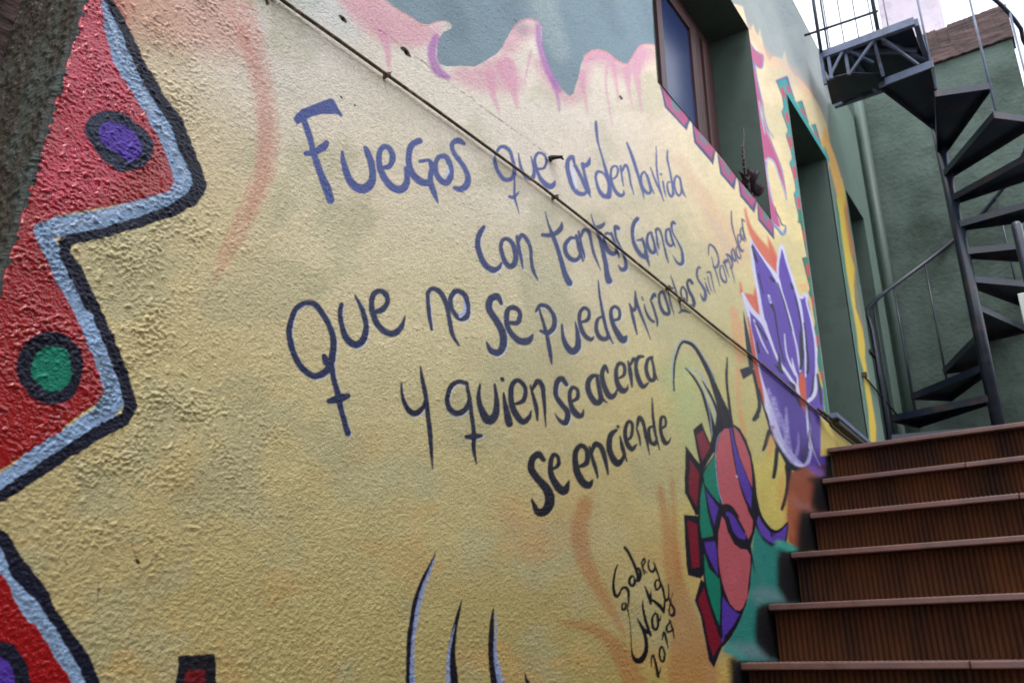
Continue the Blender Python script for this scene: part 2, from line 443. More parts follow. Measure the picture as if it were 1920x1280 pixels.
poly('345,0 430,60 500,100 560,140 600,145 640,130 700,120 735,140 735,165 690,185 660,220 650,270 650,330 665,365 700,378 790,374 860,378 920,350 980,310 1020,270 1050,210 1080,160 1120,120 1170,108 1220,130 1240,160 1240,260 1270,360 1310,450 1360,510 1400,545 1420,530 1440,460 1460,370 1480,320 1520,290 1560,283 1610,300 1660,340 1700,362 1730,360 1755,320 1785,270 1820,250 1870,252 1900,262 1960,240 2100,-40 2300,-300 2300,-900 -500,-900 -500,-700 150,-120', BG1, 1.6, gl=.6, pid=0)
for t in ('645,215,40 620,290,50 636,370,54 664,412,54 710,438,34', '1222,150,34 1228,250,34 1262,370,36 1310,460,30 1345,515,22', '1300,450,24 1330,540,14 1342,622,8'):
    stroke(t, L(172,110,178), 8, al=.85, gl=None)
stroke('345,0,10 430,62,12 500,102,10 560,142,10 600,147,10 640,132,10 700,122,10', L(206,150,160), 3, al=.7, gl=None)
stroke('1080,165,12 1120,124,14 1170,112,14 1216,132,12 1236,164,8', L(216,150,170), 3, al=.8, gl=None)
stroke('1480,322,12 1520,294,14 1560,288,14 1610,304,14 1660,343,12 1700,364,12 1730,362,10 1757,322,10 1786,274,10 1820,254,12 1870,256,10', L(226,150,160), 3, al=.8, gl=None)
at(1380, 20, 3.2)
FL = '40,-20 66,92 85,125 100,80 112,120 128,152 140,110 150,160 160,220 180,270 200,305 212,285 225,275 250,283 275,295 283,262 290,240 298,280 310,330 325,360 345,385 372,405 400,430 425,465 450,500 478,540 500,580 522,630 540,680 548,730 560,790 580,850 600,900 618,960 632,1010 645,1040'
at(1380, 20, 3.2)
poly(FL + ' 640,1120 650,1200 660,1290 1400,1500 1400,-600 -600,-600 -200,-100', BG2, 2.2, gl=.72, pid=0)
stroke('66,100,30 160,240,40 215,300,50 310,350,50 440,500,40', L(240,176,146), 16, al=.5, gl=None)
stroke('560,900,16 600,1000,26 640,1100,20 660,1200,14', L(214,140,60), 10, al=.6, gl=None)
at(0, 0, 1)
for t in ('960,-60,60 950,10,40 980,60,20', '1130,-40,40 1140,30,30 1160,60,20', '1200,-40,40 1216,40,20 1222,70,10', '850,-60,60 840,0,50 860,60,40', '1440,-60,50 1470,20,40 1500,110,30', '1420,-60,30 1430,10,20 1450,60,10'):
    stroke(t, L(96,116,126), 26, al=.5, gl=None, dry=.4, pid=None)
for t in ('1010,-60,60 1020,20,50 1050,100,30', '1400,-80,40 1440,40,40 1490,150,30', '1490,60,20 1540,160,30'):
    stroke(t, L(176,184,182), 26, al=.45, gl=None, dry=.4, pid=None)
stroke('1552,110,20 1566,150,40 1582,200,34 1592,260,16', L(74,60,48), 26, al=.7, gl=None, dry=.3, pid=None)
stroke('1548,30,8 1560,110,20', L(96,90,84), 16, al=.5, gl=None, dry=.3, pid=None)
# strip between the two doors: plaster with a yellow flame ribbon
at(1380, 400, 2.911)
poly('500,-600 1500,-600 1500,1600 500,1600', L(112,132,122), 1.5, gl=.72, pid=0)
YR = '545,-190 547,-120 548,-60 560,0 575,120 590,230 600,320 620,430 640,560 655,650 665,760 690,850 700,960 720,1080 728,1240 728,1400 762,1400 762,1160 755,1120 735,1000 715,880 700,790 700,720 690,650 650,520 640,400 645,300 620,200 602,80 590,-20 598,-60 592,-120 577,-190'
CUR['id'] = part_id('painted_flame_ribbon')
poly(YR, L(216,188,84), 2, gl=.6)
stroke('600,-60,14 600,0,14 612,110,16 634,220,12', L(214,130,60), 6, al=.8, pid=None)
stroke('545,-60,7 556,40,7 572,200,7 590,300,7 603,430,6 628,560,6 645,660,6 655,760,6 682,860,6 702,1010,5 716,1120,5 722,1240,5', L(30,120,92), 1.5, pid=None)
stroke('602,80,5 645,250,6 650,400,5 690,640,5', L(214,130,60), 3, al=.6, pid=None)
CUR['id'] = 0
at(1380, 20, 3.2)
poly('540,680 560,790 600,900 632,1010 636,1100 600,1100 560,940 520,860 500,800', L(226,176,100), 5, pid=0)

# ---- crack along the old ledge
at(0, 0, 1)
CR = '692,51 705,57 720,66 734,74 745,86 756,92 770,103 784,112 800,126 818,138 842,157 858,170 880,184 902,203 922,217 944,233 962,246 985,262 1005,277 1026,292'
stroke([(p[0], p[1], 1.8) for p in parse(CR)], L(110,100,88), 1.2, smooth=False, al=.7, gl=None, dry=1)
stroke('1036,300,2 1060,316,1.4 1084,332,1 1112,355,1.4 1140,374,1 1175,404,1.6 1200,425,1 1232,452,1.6 1262,480,1 1300,515,1.2 1330,540,1', L(130,118,100), 1.2, al=.5, gl=None, dry=1)
for t in ('751,92,6 757,96,9 762,103,8 766,107,4', '634,31,4 640,36,7 646,43,5', '1160,182,4 1163,186,5', '636,182,3 638,185,4', '662,198,3 664,199,3', '496,2,6 498,10,5', '1234,458,3 1234,464,4', '118,1050,2 122,1056,3'):
    stroke(t, L(56,44,38), 1.5, gl=.8)
stroke('243,1015,2 249,1035,1.5 254,1054,2', L(70,60,50), 1.5, al=.8); stroke('254,1050,6 256,1056,6', L(60,44,34), 2)
stroke('181,1092,3 180,1115,2.5 179,1128,2', L(84,80,84), 2, al=.7)

# ---- left: zigzag band
at(0, 0, 1)
CUR['id'] = part_id('painted_zigzag_band', 'glossy red zigzag band edged in pale blue and navy')
poly('150,-120 190,-120 195,30 202,75 225,135 250,175 280,220 310,265 325,310 332,350 320,367 250,380 150,395 100,407 70,430 78,465 95,482 108,520 122,545 150,590 165,640 180,670 196,685 199,722 180,754 133,786 95,823 48,850 0,881 -120,950 -300,950 -300,-120', RED, 2, gl=.15)
poly('-300,950 0,1077 15,1100 22,1122 50,1165 65,1172 88,1210 105,1240 122,1262 140,1300 170,1400 190,1580 -300,1580', RED, 2, gl=.2)
# pinkish sky sheen on the upper red, painted into its colour
stroke('150,-60,120 170,60,130 180,180,150 190,260,150 120,340,120', L(208,34,84), 70, al=.45, gl=None, pid=None)
at(0, 0, 2)
stroke('395,-120,37.5 396,40,32.5 425,130,65 460,220,75 520,330,72.5 580,430,62.5 630,530,65 668,620,67.5 688,690,67.5 650,745,62.5 500,790,62.5 350,828,68.8 225,850,75 150,868,62.5 175,920,62.5 215,990,67.5 250,1060,77.5 290,1130,67.5 330,1220,67.5 350,1280,62.5', BAND, 3, smooth=False, gl=.42)
stroke('402,60,16 450,200,26 540,370,20 640,560,18 690,660,16 660,720,16 400,800,20 200,860,20', L(206,222,246), 6, smooth=False, al=.9, gl=.4, pid=None, dry=1)
stroke('400,40,30 425,130,60 460,220,60 520,330,60 580,430,56 630,530,56 670,620,56 690,690,56 650,740,56 500,790,56 350,830,60 220,850,66 150,865,56 175,920,50 215,990,54 250,1060,66 290,1130,56 330,1220,56 350,1280,56', L(96,112,130), 4, smooth=False, al=.45, gl=None, pid=None, dry=1)
stroke('300,1140,20 330,1220,20 350,1270,16', L(110,130,160), 9, al=.6, pid=None)
stroke('388,-140,26 394,0,24 424,40,32 466,120,34 497,190,38 532,270,44 592,370,46 654,460,52 692,560,54 733,650,50 742,700,54 712,752,52 640,790,46 520,835,40 380,875,40 240,906,46 238,960,42 280,1030,58 320,1110,54 360,1200,54 396,1290,52', NAVY, 2.4, smooth=False, gl=.4)
at(0, 600, 1.883)
stroke('300,0,56.2 345,110,62.5 380,180,75 405,270,81.2 350,340,75 240,410,62.5 130,480,68.8 50,545,62.5 0,578,62.5 -160,660,62.5', BAND, 3, smooth=False, gl=.42)
stroke('340,130,20 380,230,40 330,330,40', L(84,98,104), 8, al=.8, pid=None, dry=1)
stroke('345,0,45 380,80,42 412,160,42 434,220,42 458,308,44 430,352,46 330,405,48 210,480,44 100,555,46 0,620,42 -160,710,42', NAVY, 2.4, smooth=False, gl=.4)
at(0, 960, 4)
poly('0,250 60,440 140,550 250,650 350,780 460,950 550,1100 640,1280 760,1500 900,1900 800,1900 640,1500 520,1280 490,1210 420,1120 350,1000 260,850 200,820 90,650 60,560 0,470 -200,420 -900,420 -900,200', BAND, 3, gl=.42)
stroke('100,600,40 230,760,50 330,880,60 430,1060,60 520,1200,50', L(100,114,136), 10, al=.7, gl=None, pid=None, dry=1)
poly('0,130 50,170 90,230 130,310 180,380 240,460 290,520 330,570 370,650 400,730 460,810 520,900 585,980 640,1060 690,1160 740,1280 860,1600 980,1900 860,1900 740,1550 630,1280 585,1185 540,1100 495,1020 450,950 395,860 340,780 290,710 240,650 180,600 130,550 85,500 50,440 25,360 0,290 -200,100 -900,60 -900,-60', NAVY, 2, gl=.42)
CUR['id'] = part_id('painted_circle', 'navy ring round a violet centre at the bottom left corner')
poly('-300,960 0,970 60,985 110,1020 150,1080 185,1140 200,1200 215,1280 215,1400 -300,1500', NAVY, 2, smooth=False)
poly('-300,1090 0,1090 50,1120 75,1180 90,1280 80,1380 -300,1400', VIOLET, 2, gl=.4)
at(0, 0, 2)
CUR['id'] = part_id('painted_circle', 'navy ring round a violet centre on the red band')
poly('315,470 340,440 400,418 460,430 505,465 550,500 570,560 540,620 490,645 430,640 380,600 345,550 320,510', L(44,52,74), 3, smooth=True, gl=.45)
poly('365,485 400,462 450,470 495,500 520,545 520,590 480,610 450,590 410,560 375,530', VIOLET, 3, smooth=True, gl=.42)
at(0, 600, 1.883)
CUR['id'] = part_id('painted_circle', 'navy ring round a green centre on the red band')
poly('55,140 85,80 150,45 215,50 265,95 285,160 275,230 240,280 180,300 110,280 70,230 52,180', NAVY, 3, smooth=True, gl=.45)
poly('100,175 130,115 180,95 225,110 240,160 240,215 210,245 160,250 120,215', GREEN, 3, smooth=True, gl=.4)

# ---- bottom blades and square
at(680, 980, 3.097)
for t, h in (('418,160 395,205 370,250 342,300 320,350 300,400 285,450 272,515 262,580 252,650 245,720 242,790 242,860 244,960 240,1100 262,1700 330,1700 300,1200 290,960 290,850 282,700 295,600 312,500 330,420 350,350 380,280 405,220', '408,205,6 375,295,18 335,410,26 305,540,22 285,700,20 278,850,26 288,960,34 300,1100,40 320,1400,40'),):
    CUR['id'] = part_id('painted_blade', 'tallest black blade with pale blue inner edge')
    poly(t, NAVY, 2, gl=.4); stroke(h, L(150,168,216), 2, pid=None, dry=.35)
CUR['id'] = part_id('painted_blade', 'black blade second from the left')
stroke('568,450,5 555,500,16 540,560,24 526,620,30 516,680,36 512,740,40 514,800,42 525,930,52 540,1050,60 580,1400,60', L(20,22,34), 2)
stroke('530,590,4 505,680,14 492,760,18 488,850,24 490,940,32 500,1100,40', L(150,168,216), 2, pid=None, dry=.35)
CUR['id'] = part_id('painted_blade', 'black blade third from the left with blue right edge')
stroke('752,495,6 745,560,22 740,640,32 740,720,38 746,800,42 760,900,52 780,1020,60 820,1400,60', L(20,22,34), 2)
stroke('764,520,5 766,600,10 762,700,16 766,780,24 782,870,34 802,960,40 830,1100,40', L(150,168,216), 2, pid=None, dry=.35)
CUR['id'] = part_id('painted_blade', 'short black blade tip at the bottom edge')
stroke('934,866,4 942,900,14 952,929,26 970,1000,40 1000,1300,50', L(20,22,34), 2)
stroke('1076,925,5 1085,960,14 1110,1100,30', L(20,22,34), 2)
at(0, 960, 4)
CUR['id'] = part_id('painted_square', 'black bordered dark red square')
poly('1322,1076 1350,1070 1590,1064 1605,1100 1607,1250 1620,1500 1300,1500 1305,1280 1318,1200', L(26,26,36), 2)
poly('1380,1190 1400,1180 1510,1174 1524,1190 1522,1500 1365,1500 1365,1280', L(112,26,34), 2, gl=.4)

# ---- lettering; upper lines paler and bluer, sky sheen put into the navy
def word(label, strokes, col, hi=None, closed=()):
    CUR['id'] = part_id('painted_word', label)
    ss = strokes.strip().split('\n')
    if hi:
        ox, oy = CUR['o']; s = CUR['s']
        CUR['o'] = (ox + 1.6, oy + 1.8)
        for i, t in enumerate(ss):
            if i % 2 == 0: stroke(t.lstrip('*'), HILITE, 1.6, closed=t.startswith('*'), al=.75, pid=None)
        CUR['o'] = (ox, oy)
    for t in ss:
        stroke(t.lstrip('*'), col, 1.5, closed=t.startswith('*'), gl=.42)
at(480, 0, 3.2)
CUR['id'] = 0
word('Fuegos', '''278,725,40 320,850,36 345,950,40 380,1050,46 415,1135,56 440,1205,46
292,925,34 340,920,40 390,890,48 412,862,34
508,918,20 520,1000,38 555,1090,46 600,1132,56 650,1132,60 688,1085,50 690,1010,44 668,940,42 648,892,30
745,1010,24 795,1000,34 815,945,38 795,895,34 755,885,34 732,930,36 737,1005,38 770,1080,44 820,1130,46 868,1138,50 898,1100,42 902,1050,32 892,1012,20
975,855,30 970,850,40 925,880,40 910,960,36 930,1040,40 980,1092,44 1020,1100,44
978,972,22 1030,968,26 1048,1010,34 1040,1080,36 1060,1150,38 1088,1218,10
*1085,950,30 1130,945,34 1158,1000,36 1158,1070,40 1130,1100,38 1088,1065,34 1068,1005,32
1238,865,26 1200,848,38 1168,872,28 1182,925,28 1230,990,32 1262,1060,34 1258,1112,42 1220,1138,36 1185,1128,22''', NAVY_SHEEN)
poly('220,722 232,692 262,662 350,628 440,594 458,600 486,655 514,698 504,706 470,690 400,690 340,702 300,716 262,738 235,756', NAVY_SHEEN, 1.8)
stroke('1138,995,6 1146,1035,12 1125,1062,14 1112,1056,6', HILITE, 2, pid=None)
at(860, 180, 3.368)
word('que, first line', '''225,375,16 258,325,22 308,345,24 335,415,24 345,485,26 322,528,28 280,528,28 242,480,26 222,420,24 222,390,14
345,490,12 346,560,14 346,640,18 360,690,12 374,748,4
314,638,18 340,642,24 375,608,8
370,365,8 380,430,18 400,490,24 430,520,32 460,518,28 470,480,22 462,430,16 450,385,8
488,462,16 530,458,18 548,415,18 530,372,18 495,364,18 475,400,20 485,460,22 515,530,28 560,572,36 588,568,32 600,540,10''', NAVY_SHEEN)
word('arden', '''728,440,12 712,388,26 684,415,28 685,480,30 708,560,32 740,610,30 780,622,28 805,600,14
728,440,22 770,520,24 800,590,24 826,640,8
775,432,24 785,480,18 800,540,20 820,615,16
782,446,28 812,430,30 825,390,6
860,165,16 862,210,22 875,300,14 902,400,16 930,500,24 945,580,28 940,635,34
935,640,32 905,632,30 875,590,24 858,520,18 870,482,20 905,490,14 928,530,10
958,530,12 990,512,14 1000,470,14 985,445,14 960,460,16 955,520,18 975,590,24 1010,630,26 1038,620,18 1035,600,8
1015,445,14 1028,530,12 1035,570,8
1025,480,12 1045,440,20 1065,470,16 1080,550,14 1100,622,6''', NAVY_SHEEN)
poly('700,450 725,455 738,510 752,578 735,592 715,540', L(222,222,232), 2, pid=None)
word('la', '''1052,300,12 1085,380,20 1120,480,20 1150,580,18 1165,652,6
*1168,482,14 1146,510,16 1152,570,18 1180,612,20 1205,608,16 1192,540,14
1185,500,14 1206,570,16 1228,618,8''', NAVY_SHEEN)
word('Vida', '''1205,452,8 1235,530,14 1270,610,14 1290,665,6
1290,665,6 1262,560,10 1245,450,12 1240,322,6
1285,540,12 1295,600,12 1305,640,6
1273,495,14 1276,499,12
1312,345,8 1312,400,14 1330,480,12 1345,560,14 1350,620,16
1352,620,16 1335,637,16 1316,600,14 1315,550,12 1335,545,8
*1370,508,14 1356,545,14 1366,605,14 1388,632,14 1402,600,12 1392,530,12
1392,520,12 1408,600,14 1430,642,6''', NAVY_SHEEN)
word('con', '''150,830,26 125,870,34 112,930,34 130,1010,38 165,1070,40 210,1100,38 245,1088,28 265,1055,14
*285,905,26 322,920,30 345,970,32 350,1040,34 325,1080,36 295,1060,32 268,1000,28 260,940,26
360,890,22 370,960,24 385,1030,22 397,1095,8
370,920,18 390,880,28 425,910,28 445,970,24 450,1040,22 465,1110,24 492,1168,6''', NAVY_SHEEN_MID, hi=1)
word('tantas', '''540,735,8 560,810,14 590,890,28 620,970,28 645,1060,32 665,1130,38 690,1182,44
525,880,24 570,880,30 620,860,32 640,830,26 642,798,6
745,900,14 700,900,24 668,940,28 670,990,30 700,1030,32 740,1035,28 762,1000,20 750,930,18
734,884,18 755,970,22 780,1044,12
750,860,18 765,930,18 785,1000,18 790,1030,6
765,890,16 785,850,26 815,860,24 830,920,20 850,1000,20 888,1098,6
828,750,6 850,820,14 875,880,24 900,960,26 920,1050,32 930,1130,38 942,1168,44
840,835,18 880,830,30 905,815,22 912,798,6
960,880,14 925,870,18 910,910,20 930,970,28 965,1000,30 990,980,20 975,920,16
955,868,16 985,950,18 1006,1022,10
1000,838,26 980,830,22 985,890,18 1010,950,18 1040,1020,20 1048,1080,28 1025,1100,26 1000,1070,6''', NAVY_SHEEN_MID, hi=1)
at(1180, 380, 5.335)
word('Ganas', '''70,165,44 40,200,42 20,270,38 28,370,38 60,460,44 110,530,48 160,545,54
160,545,50 150,460,34 132,400,32 120,358,18
70,380,18 115,375,28
160,545,40 180,600,26 192,642,8
215,310,22 185,310,28 168,360,30 175,430,34 205,490,36 240,500,32 240,430,24 215,330,24
205,295,20 245,430,26 276,528,10
250,270,18 265,350,22 275,420,24 292,475,8
255,300,18 270,262,24 300,290,22 320,350,20 340,440,20 360,530,24 385,605,10
395,270,18 365,275,26 355,330,26 370,400,28 405,435,30 425,410,20 400,290,20
392,262,18 420,370,24 452,448,10
450,215,22 425,200,34 415,250,24 440,330,18 480,400,20 515,480,26 525,570,34 510,618,36 470,600,26 425,530,8''', NAVY_SHEEN_MID, hi=1)
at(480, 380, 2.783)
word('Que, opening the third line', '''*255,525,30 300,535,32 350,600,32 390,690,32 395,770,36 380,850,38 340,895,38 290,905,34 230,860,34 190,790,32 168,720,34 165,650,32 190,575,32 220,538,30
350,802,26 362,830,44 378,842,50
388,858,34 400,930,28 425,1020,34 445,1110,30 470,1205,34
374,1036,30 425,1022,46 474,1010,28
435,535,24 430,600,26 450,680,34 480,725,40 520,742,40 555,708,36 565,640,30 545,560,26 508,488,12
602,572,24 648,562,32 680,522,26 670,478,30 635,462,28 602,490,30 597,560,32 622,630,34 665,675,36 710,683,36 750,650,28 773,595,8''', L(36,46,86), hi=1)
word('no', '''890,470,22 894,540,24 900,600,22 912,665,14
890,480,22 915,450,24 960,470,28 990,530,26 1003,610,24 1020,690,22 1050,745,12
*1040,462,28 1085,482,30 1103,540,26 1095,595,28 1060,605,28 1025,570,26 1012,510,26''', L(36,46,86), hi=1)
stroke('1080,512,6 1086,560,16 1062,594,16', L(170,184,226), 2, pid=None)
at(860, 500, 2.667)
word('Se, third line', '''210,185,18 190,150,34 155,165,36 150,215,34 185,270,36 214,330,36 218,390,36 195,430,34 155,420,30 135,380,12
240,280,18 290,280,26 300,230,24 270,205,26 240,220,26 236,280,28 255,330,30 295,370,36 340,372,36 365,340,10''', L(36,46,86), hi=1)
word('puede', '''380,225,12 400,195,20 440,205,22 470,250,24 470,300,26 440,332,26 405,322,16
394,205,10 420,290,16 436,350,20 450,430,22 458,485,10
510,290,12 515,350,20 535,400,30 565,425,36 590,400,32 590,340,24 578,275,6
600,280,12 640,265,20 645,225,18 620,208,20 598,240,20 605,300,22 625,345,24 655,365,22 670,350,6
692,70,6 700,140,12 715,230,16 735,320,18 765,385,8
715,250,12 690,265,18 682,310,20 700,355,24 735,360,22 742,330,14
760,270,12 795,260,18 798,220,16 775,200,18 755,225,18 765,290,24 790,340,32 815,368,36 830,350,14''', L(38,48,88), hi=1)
word('Mirarlos', '''848,187,8 866,215,18 878,210,16 880,165,16 878,122,5
850,190,10 868,260,18 886,338,8
878,124,6 890,190,16 920,270,14 955,366,5''', L(42,52,94))
wid = CUR['id']
at(1180, 380, 5.335)
for t in ('120,945,16 132,978,12', '140,1020,14 160,1090,22 195,1160,30 235,1195,26', '200,970,14 225,1030,26 250,1110,28 268,1180,28 270,1235,18', '215,960,30 240,920,36 255,945,18',
          '320,890,30 290,920,28 290,990,30 310,1060,36 345,1110,42 385,1105,38 375,1030,28 330,900,28', '375,850,10 385,930,18 405,1020,18 437,1125,8', '385,840,30 410,860,34 430,850,8',
          '403,730,10 430,810,18 460,900,18 490,990,16 512,1085,14', '490,1105,16 530,1080,32 597,1105,14', '620,810,30 590,775,32 570,810,26 590,880,28 625,950,32 640,1010,36 620,1045,36 600,1020,16'):
    stroke(t, L(42,52,94), 1.5)
stroke('530,845,22 560,890,24 570,950,24 560,1000,24 530,980,22 508,920,22 508,870,22', L(42,52,94), 1.5, closed=True)
LP = L(62,70,116)
word('Sin', '''700,655,16 680,650,22 665,700,22 680,770,22 720,830,26 750,890,30 750,960,34 730,970,28 702,910,8
744,760,12 750,766,12
755,800,12 775,870,22 800,920,10
775,740,10 800,850,10 820,890,6
770,700,22 800,700,20 815,760,14 830,830,14 850,905,5''', LP)
word('Parpadear', '''785,525,10 785,450,18 805,420,20 850,460,22 880,540,18 885,610,22 860,650,28 830,640,12
815,540,8 840,640,14 870,730,14 895,835,8
930,630,12 905,640,16 900,700,18 920,770,22 950,800,22 960,760,16 930,640,14
940,590,18 970,680,14 990,750,6
945,600,36 965,578,30 975,600,8
965,520,22 1000,540,22 1020,600,20 1015,650,22 995,660,8
975,540,12 1005,650,14 1045,795,5
1030,460,16 1015,490,16 1025,550,20 1045,585,20 1055,560,14 1035,470,14
1040,480,12 1060,560,14 1085,610,5
1012,85,12 1015,200,18 1040,310,14 1075,420,14 1108,535,8
1075,440,14 1060,470,16 1075,540,20 1100,560,20 1110,530,8
1085,400,12 1105,390,14 1105,340,14 1085,320,14 1078,360,14 1095,440,16 1120,490,20 1135,470,6
1120,250,14 1105,270,14 1110,330,16 1130,380,18 1142,350,12 1120,260,12
1130,330,12 1150,400,6
1122,168,16 1140,190,14
1118,175,12 1130,260,14 1150,340,12 1165,385,5''', LP)
at(480, 380, 2.783)
word('y', '''750,945,10 760,1020,20 790,1080,30 825,1100,34 865,1070,24 880,1010,14
848,855,8 865,940,22 885,1050,24 900,1170,26 908,1280,22 917,1390,5''', L(26,30,60), hi=1)
word('quien', '''1092,945,22 1050,935,24 1010,960,26 990,1020,26 1005,1075,30 1045,1100,32 1090,1075,28 1105,1020,18
1090,940,20 1105,1020,22 1120,1120,22 1130,1200,24 1130,1280,22 1146,1362,8
1092,1222,22 1130,1220,32 1168,1215,20''', L(26,30,60), hi=1)
at(860, 500, 2.667)
for t in ('100,590,12 92,650,24 105,710,34 140,768,46 175,745,38 185,680,30 175,590,12', '212,562,20 214,568,18', '220,632,10 230,700,26 240,760,38 246,785,38', '265,690,12 315,670,24 325,610,22 290,570,24 258,600,26 258,680,30 280,740,34 315,775,32 345,755,24 357,720,8',
          '350,595,10 370,660,20 385,720,20 388,768,10', '360,620,12 385,575,28 412,600,26 420,680,20 430,800,6'):
    stroke(t, L(26,30,60), 1.5)
word('se, fourth line', '''535,590,20 510,560,30 485,580,28 480,640,26 510,690,28 540,730,30 530,780,30 500,770,20 475,735,6
550,680,12 585,660,20 590,620,18 565,605,20 550,640,22 560,700,28 585,740,34 610,745,22 618,715,6''', L(26,30,60), hi=1)
word('acerca', '''690,545,14 660,550,24 640,590,28 650,640,32 680,680,32 705,665,28 695,600,22 685,545,18
700,620,12 715,660,16 737,680,6
740,530,12 725,500,22 710,540,24 722,600,28 750,650,30 775,640,20 787,608,6
790,560,10 820,540,18 820,495,18 795,485,20 780,520,20 785,580,26 810,620,32 835,610,16 838,590,5
840,475,10 850,530,22 860,600,10
852,490,12 868,462,20 882,480,6
915,450,14 890,455,20 878,500,22 890,560,26 915,600,24 942,580,8
960,455,16 940,465,18 930,510,20 945,560,22 970,565,20 970,510,16 955,455,14
970,510,12 980,550,14 993,567,5''', L(26,30,60))
word('se, fifth line', '''420,965,24 395,940,36 365,960,34 358,1010,36 390,1060,40 435,1110,46 450,1170,50 430,1218,46 390,1225,36 362,1160,10
460,1015,12 495,990,22 492,950,20 470,940,22 455,980,26 460,1040,32 490,1100,42 525,1118,42 548,1070,8''', L(14,16,36))
word('enciende', '''590,1000,14 635,980,28 635,920,24 605,895,26 580,930,28 585,1010,34 610,1070,40 645,1092,36 665,1065,8
648,900,10 665,960,20 680,1010,20 690,1055,10
660,930,14 675,890,28 705,900,28 725,960,24 742,1038,10
782,818,16 755,840,28 745,890,30 755,940,32 785,982,36 812,965,22 822,925,6
788,798,14 792,804,12
800,850,10 815,910,22 835,972,8
830,872,10 855,850,16 860,790,18 840,775,18 825,820,20 835,880,24 860,912,26 884,888,6
882,808,10 895,850,14 902,892,8
885,800,12 895,755,22 915,780,20 930,850,18 948,940,5
960,658,6 965,740,14 975,820,16 998,915,6
962,800,12 945,812,18 950,870,22 975,885,22 986,850,8
1005,812,10 1027,790,14 1022,752,14 1004,762,16 1005,830,18 1025,880,24 1044,875,12 1053,855,4''', L(14,16,36))

at(1130, 1000, 4.571)
CUR['id'] = part_id('painted_signature', 'thin black signature reading Sabrey Naky 2014')
BK = L(12,12,24)
for t in ('115,265,10 92,330,20 76,420,22 84,500,26 105,538,28 130,510,18 152,468,20 185,465,28 205,500,26 206,570,18 198,625,14', '150,600,16 180,598,18 178,640,20 155,648,22 150,615,18',
          '195,640,14 215,740,8 225,850,8 232,980,12 250,1055,28 290,1090,50 330,1066,46 358,1000,36 358,920,32 340,840,32 312,780,26 280,725,8',
          '262,380,12 238,362,22 214,400,26 225,440,28 252,440,24 262,390,20', '262,400,16 278,435,8', '180,120,28 210,160,28 240,220,26 270,290,28 290,360,26 286,400,26',
          '270,300,16 300,300,24 315,350,26 300,398,26 280,402,18', '325,250,16 335,300,16 348,345,14', '325,250,16 345,212,18 356,240,18 335,285,14 345,310,12 370,335,10',
          '392,220,10 385,260,16 395,310,20 420,325,24 438,290,16 430,245,8', '430,250,12 450,310,18 470,370,16 480,410,14',
          '450,398,16 434,430,20 448,480,20 476,460,18 482,412,16 455,394,14', '480,410,14 505,470,22 518,540,22 530,572,26 555,540,16 550,430,8',
          '350,452,10 375,520,26 398,600,20', '400,480,6 398,560,22 430,580,26 480,625,32 510,675,20', '512,660,20 518,600,22 525,565,18', '555,540,14 575,600,20 602,650,24 596,698,26 565,690,22 560,640,14 590,505,6',
          '330,572,8 335,660,22 360,760,28 396,868,26', '310,780,24 345,825,34 385,850,28', '440,680,18 414,720,20 415,790,26 440,820,24 462,780,22 452,690,20', '450,690,14 478,745,14 484,700,6',
          '402,1135,10 404,1065,16 420,1040,18 436,1100,22 450,1160,26 460,1222,26', '455,1215,20 476,1180,14 486,1140,6', '490,965,18 472,1010,20 484,1080,20 508,1092,20 518,1030,18 500,970,18',
          '498,905,12 514,845,20 530,900,20 548,985,6', '570,748,14 535,800,18 548,842,20 592,820,16', '560,740,16 585,815,18 600,895,8'):
    stroke(t, BK, 1.3, gl=.45)

# ---- window-sill tiles
at(1220, 140, 4)
SLATE = L(62,70,116); TP = L(172,76,120); TG = L(96,124,128)
for i, (o, p, g) in enumerate((
    ('66,80 290,340 262,422 100,247', '82,96 278,330 246,388 114,236', '138,162 216,248 206,296 164,256'),
    ('298,345 478,575 460,682 320,512', '312,362 468,566 446,634 336,500', '345,430 416,512 406,542 364,492'),
    ('488,595 640,770 620,867 514,747', '502,612 630,762 606,824 528,738', '535,660 592,725 586,762 550,722'),
    ('643,770 788,950 770,1042 664,917', '657,788 778,940 756,998 678,906', '690,830 746,896 736,928 700,886'),
    ('788,955 918,1110 921,1242 799,1092', '800,974 910,1104 908,1192 812,1082', '830,1010 882,1072 872,1122 842,1082'))):
    CUR['id'] = part_id('painted_tile')
    poly(o, SLATE, 1.4); poly(p, TP, 1.2, pid=None); poly(g, TG, 1.4, pid=None)
# ---- scroll work right of the window
CUR['id'] = part_id('painted_scroll', 'pink and slate scroll running down the right edge of the window')
at(1380, 20, 3.2)
SC = L(186,86,130); SO = L(112,124,176); SB = L(160,186,214)
poly('60,120 72,150 88,205 112,240 138,262 157,268 160,310 150,347 128,340 106,318 112,360 125,430 140,500 152,545 150,620 190,750 240,870 270,960 290,1060 300,1137 278,1070 255,1000 225,915 200,890 182,900 186,980 205,1080 225,1170 250,1250 262,1300 210,1290 180,1050 120,560 80,250', SC, 1.6)
stroke('84,200,5 110,240,6 156,270,6 160,308,6 150,346,8 126,338,8 100,310,8 112,350,6', SO, 1.5, pid=None)
stroke('108,330,8 128,440,9 142,500,8 150,540,8', SO, 1.5, pid=None)
stroke('140,540,6 155,545,6 162,620,8 184,700,7 222,762,5', SO, 1.5, pid=None)
stroke('136,545,6 150,640,8 172,740,6', SB, 1.5, pid=None)
stroke('178,900,14 195,888,12 222,905,8 250,980,7 282,1070,6 300,1136,4', SB, 1.6, pid=None)
stroke('165,640,4 200,760,6 242,868,6 272,955,6 290,1050,5 300,1136,4', SO, 1.5, pid=None)
stroke('184,905,10 182,960,8 196,1060,8 220,1160,6', SB, 1.6, pid=None)
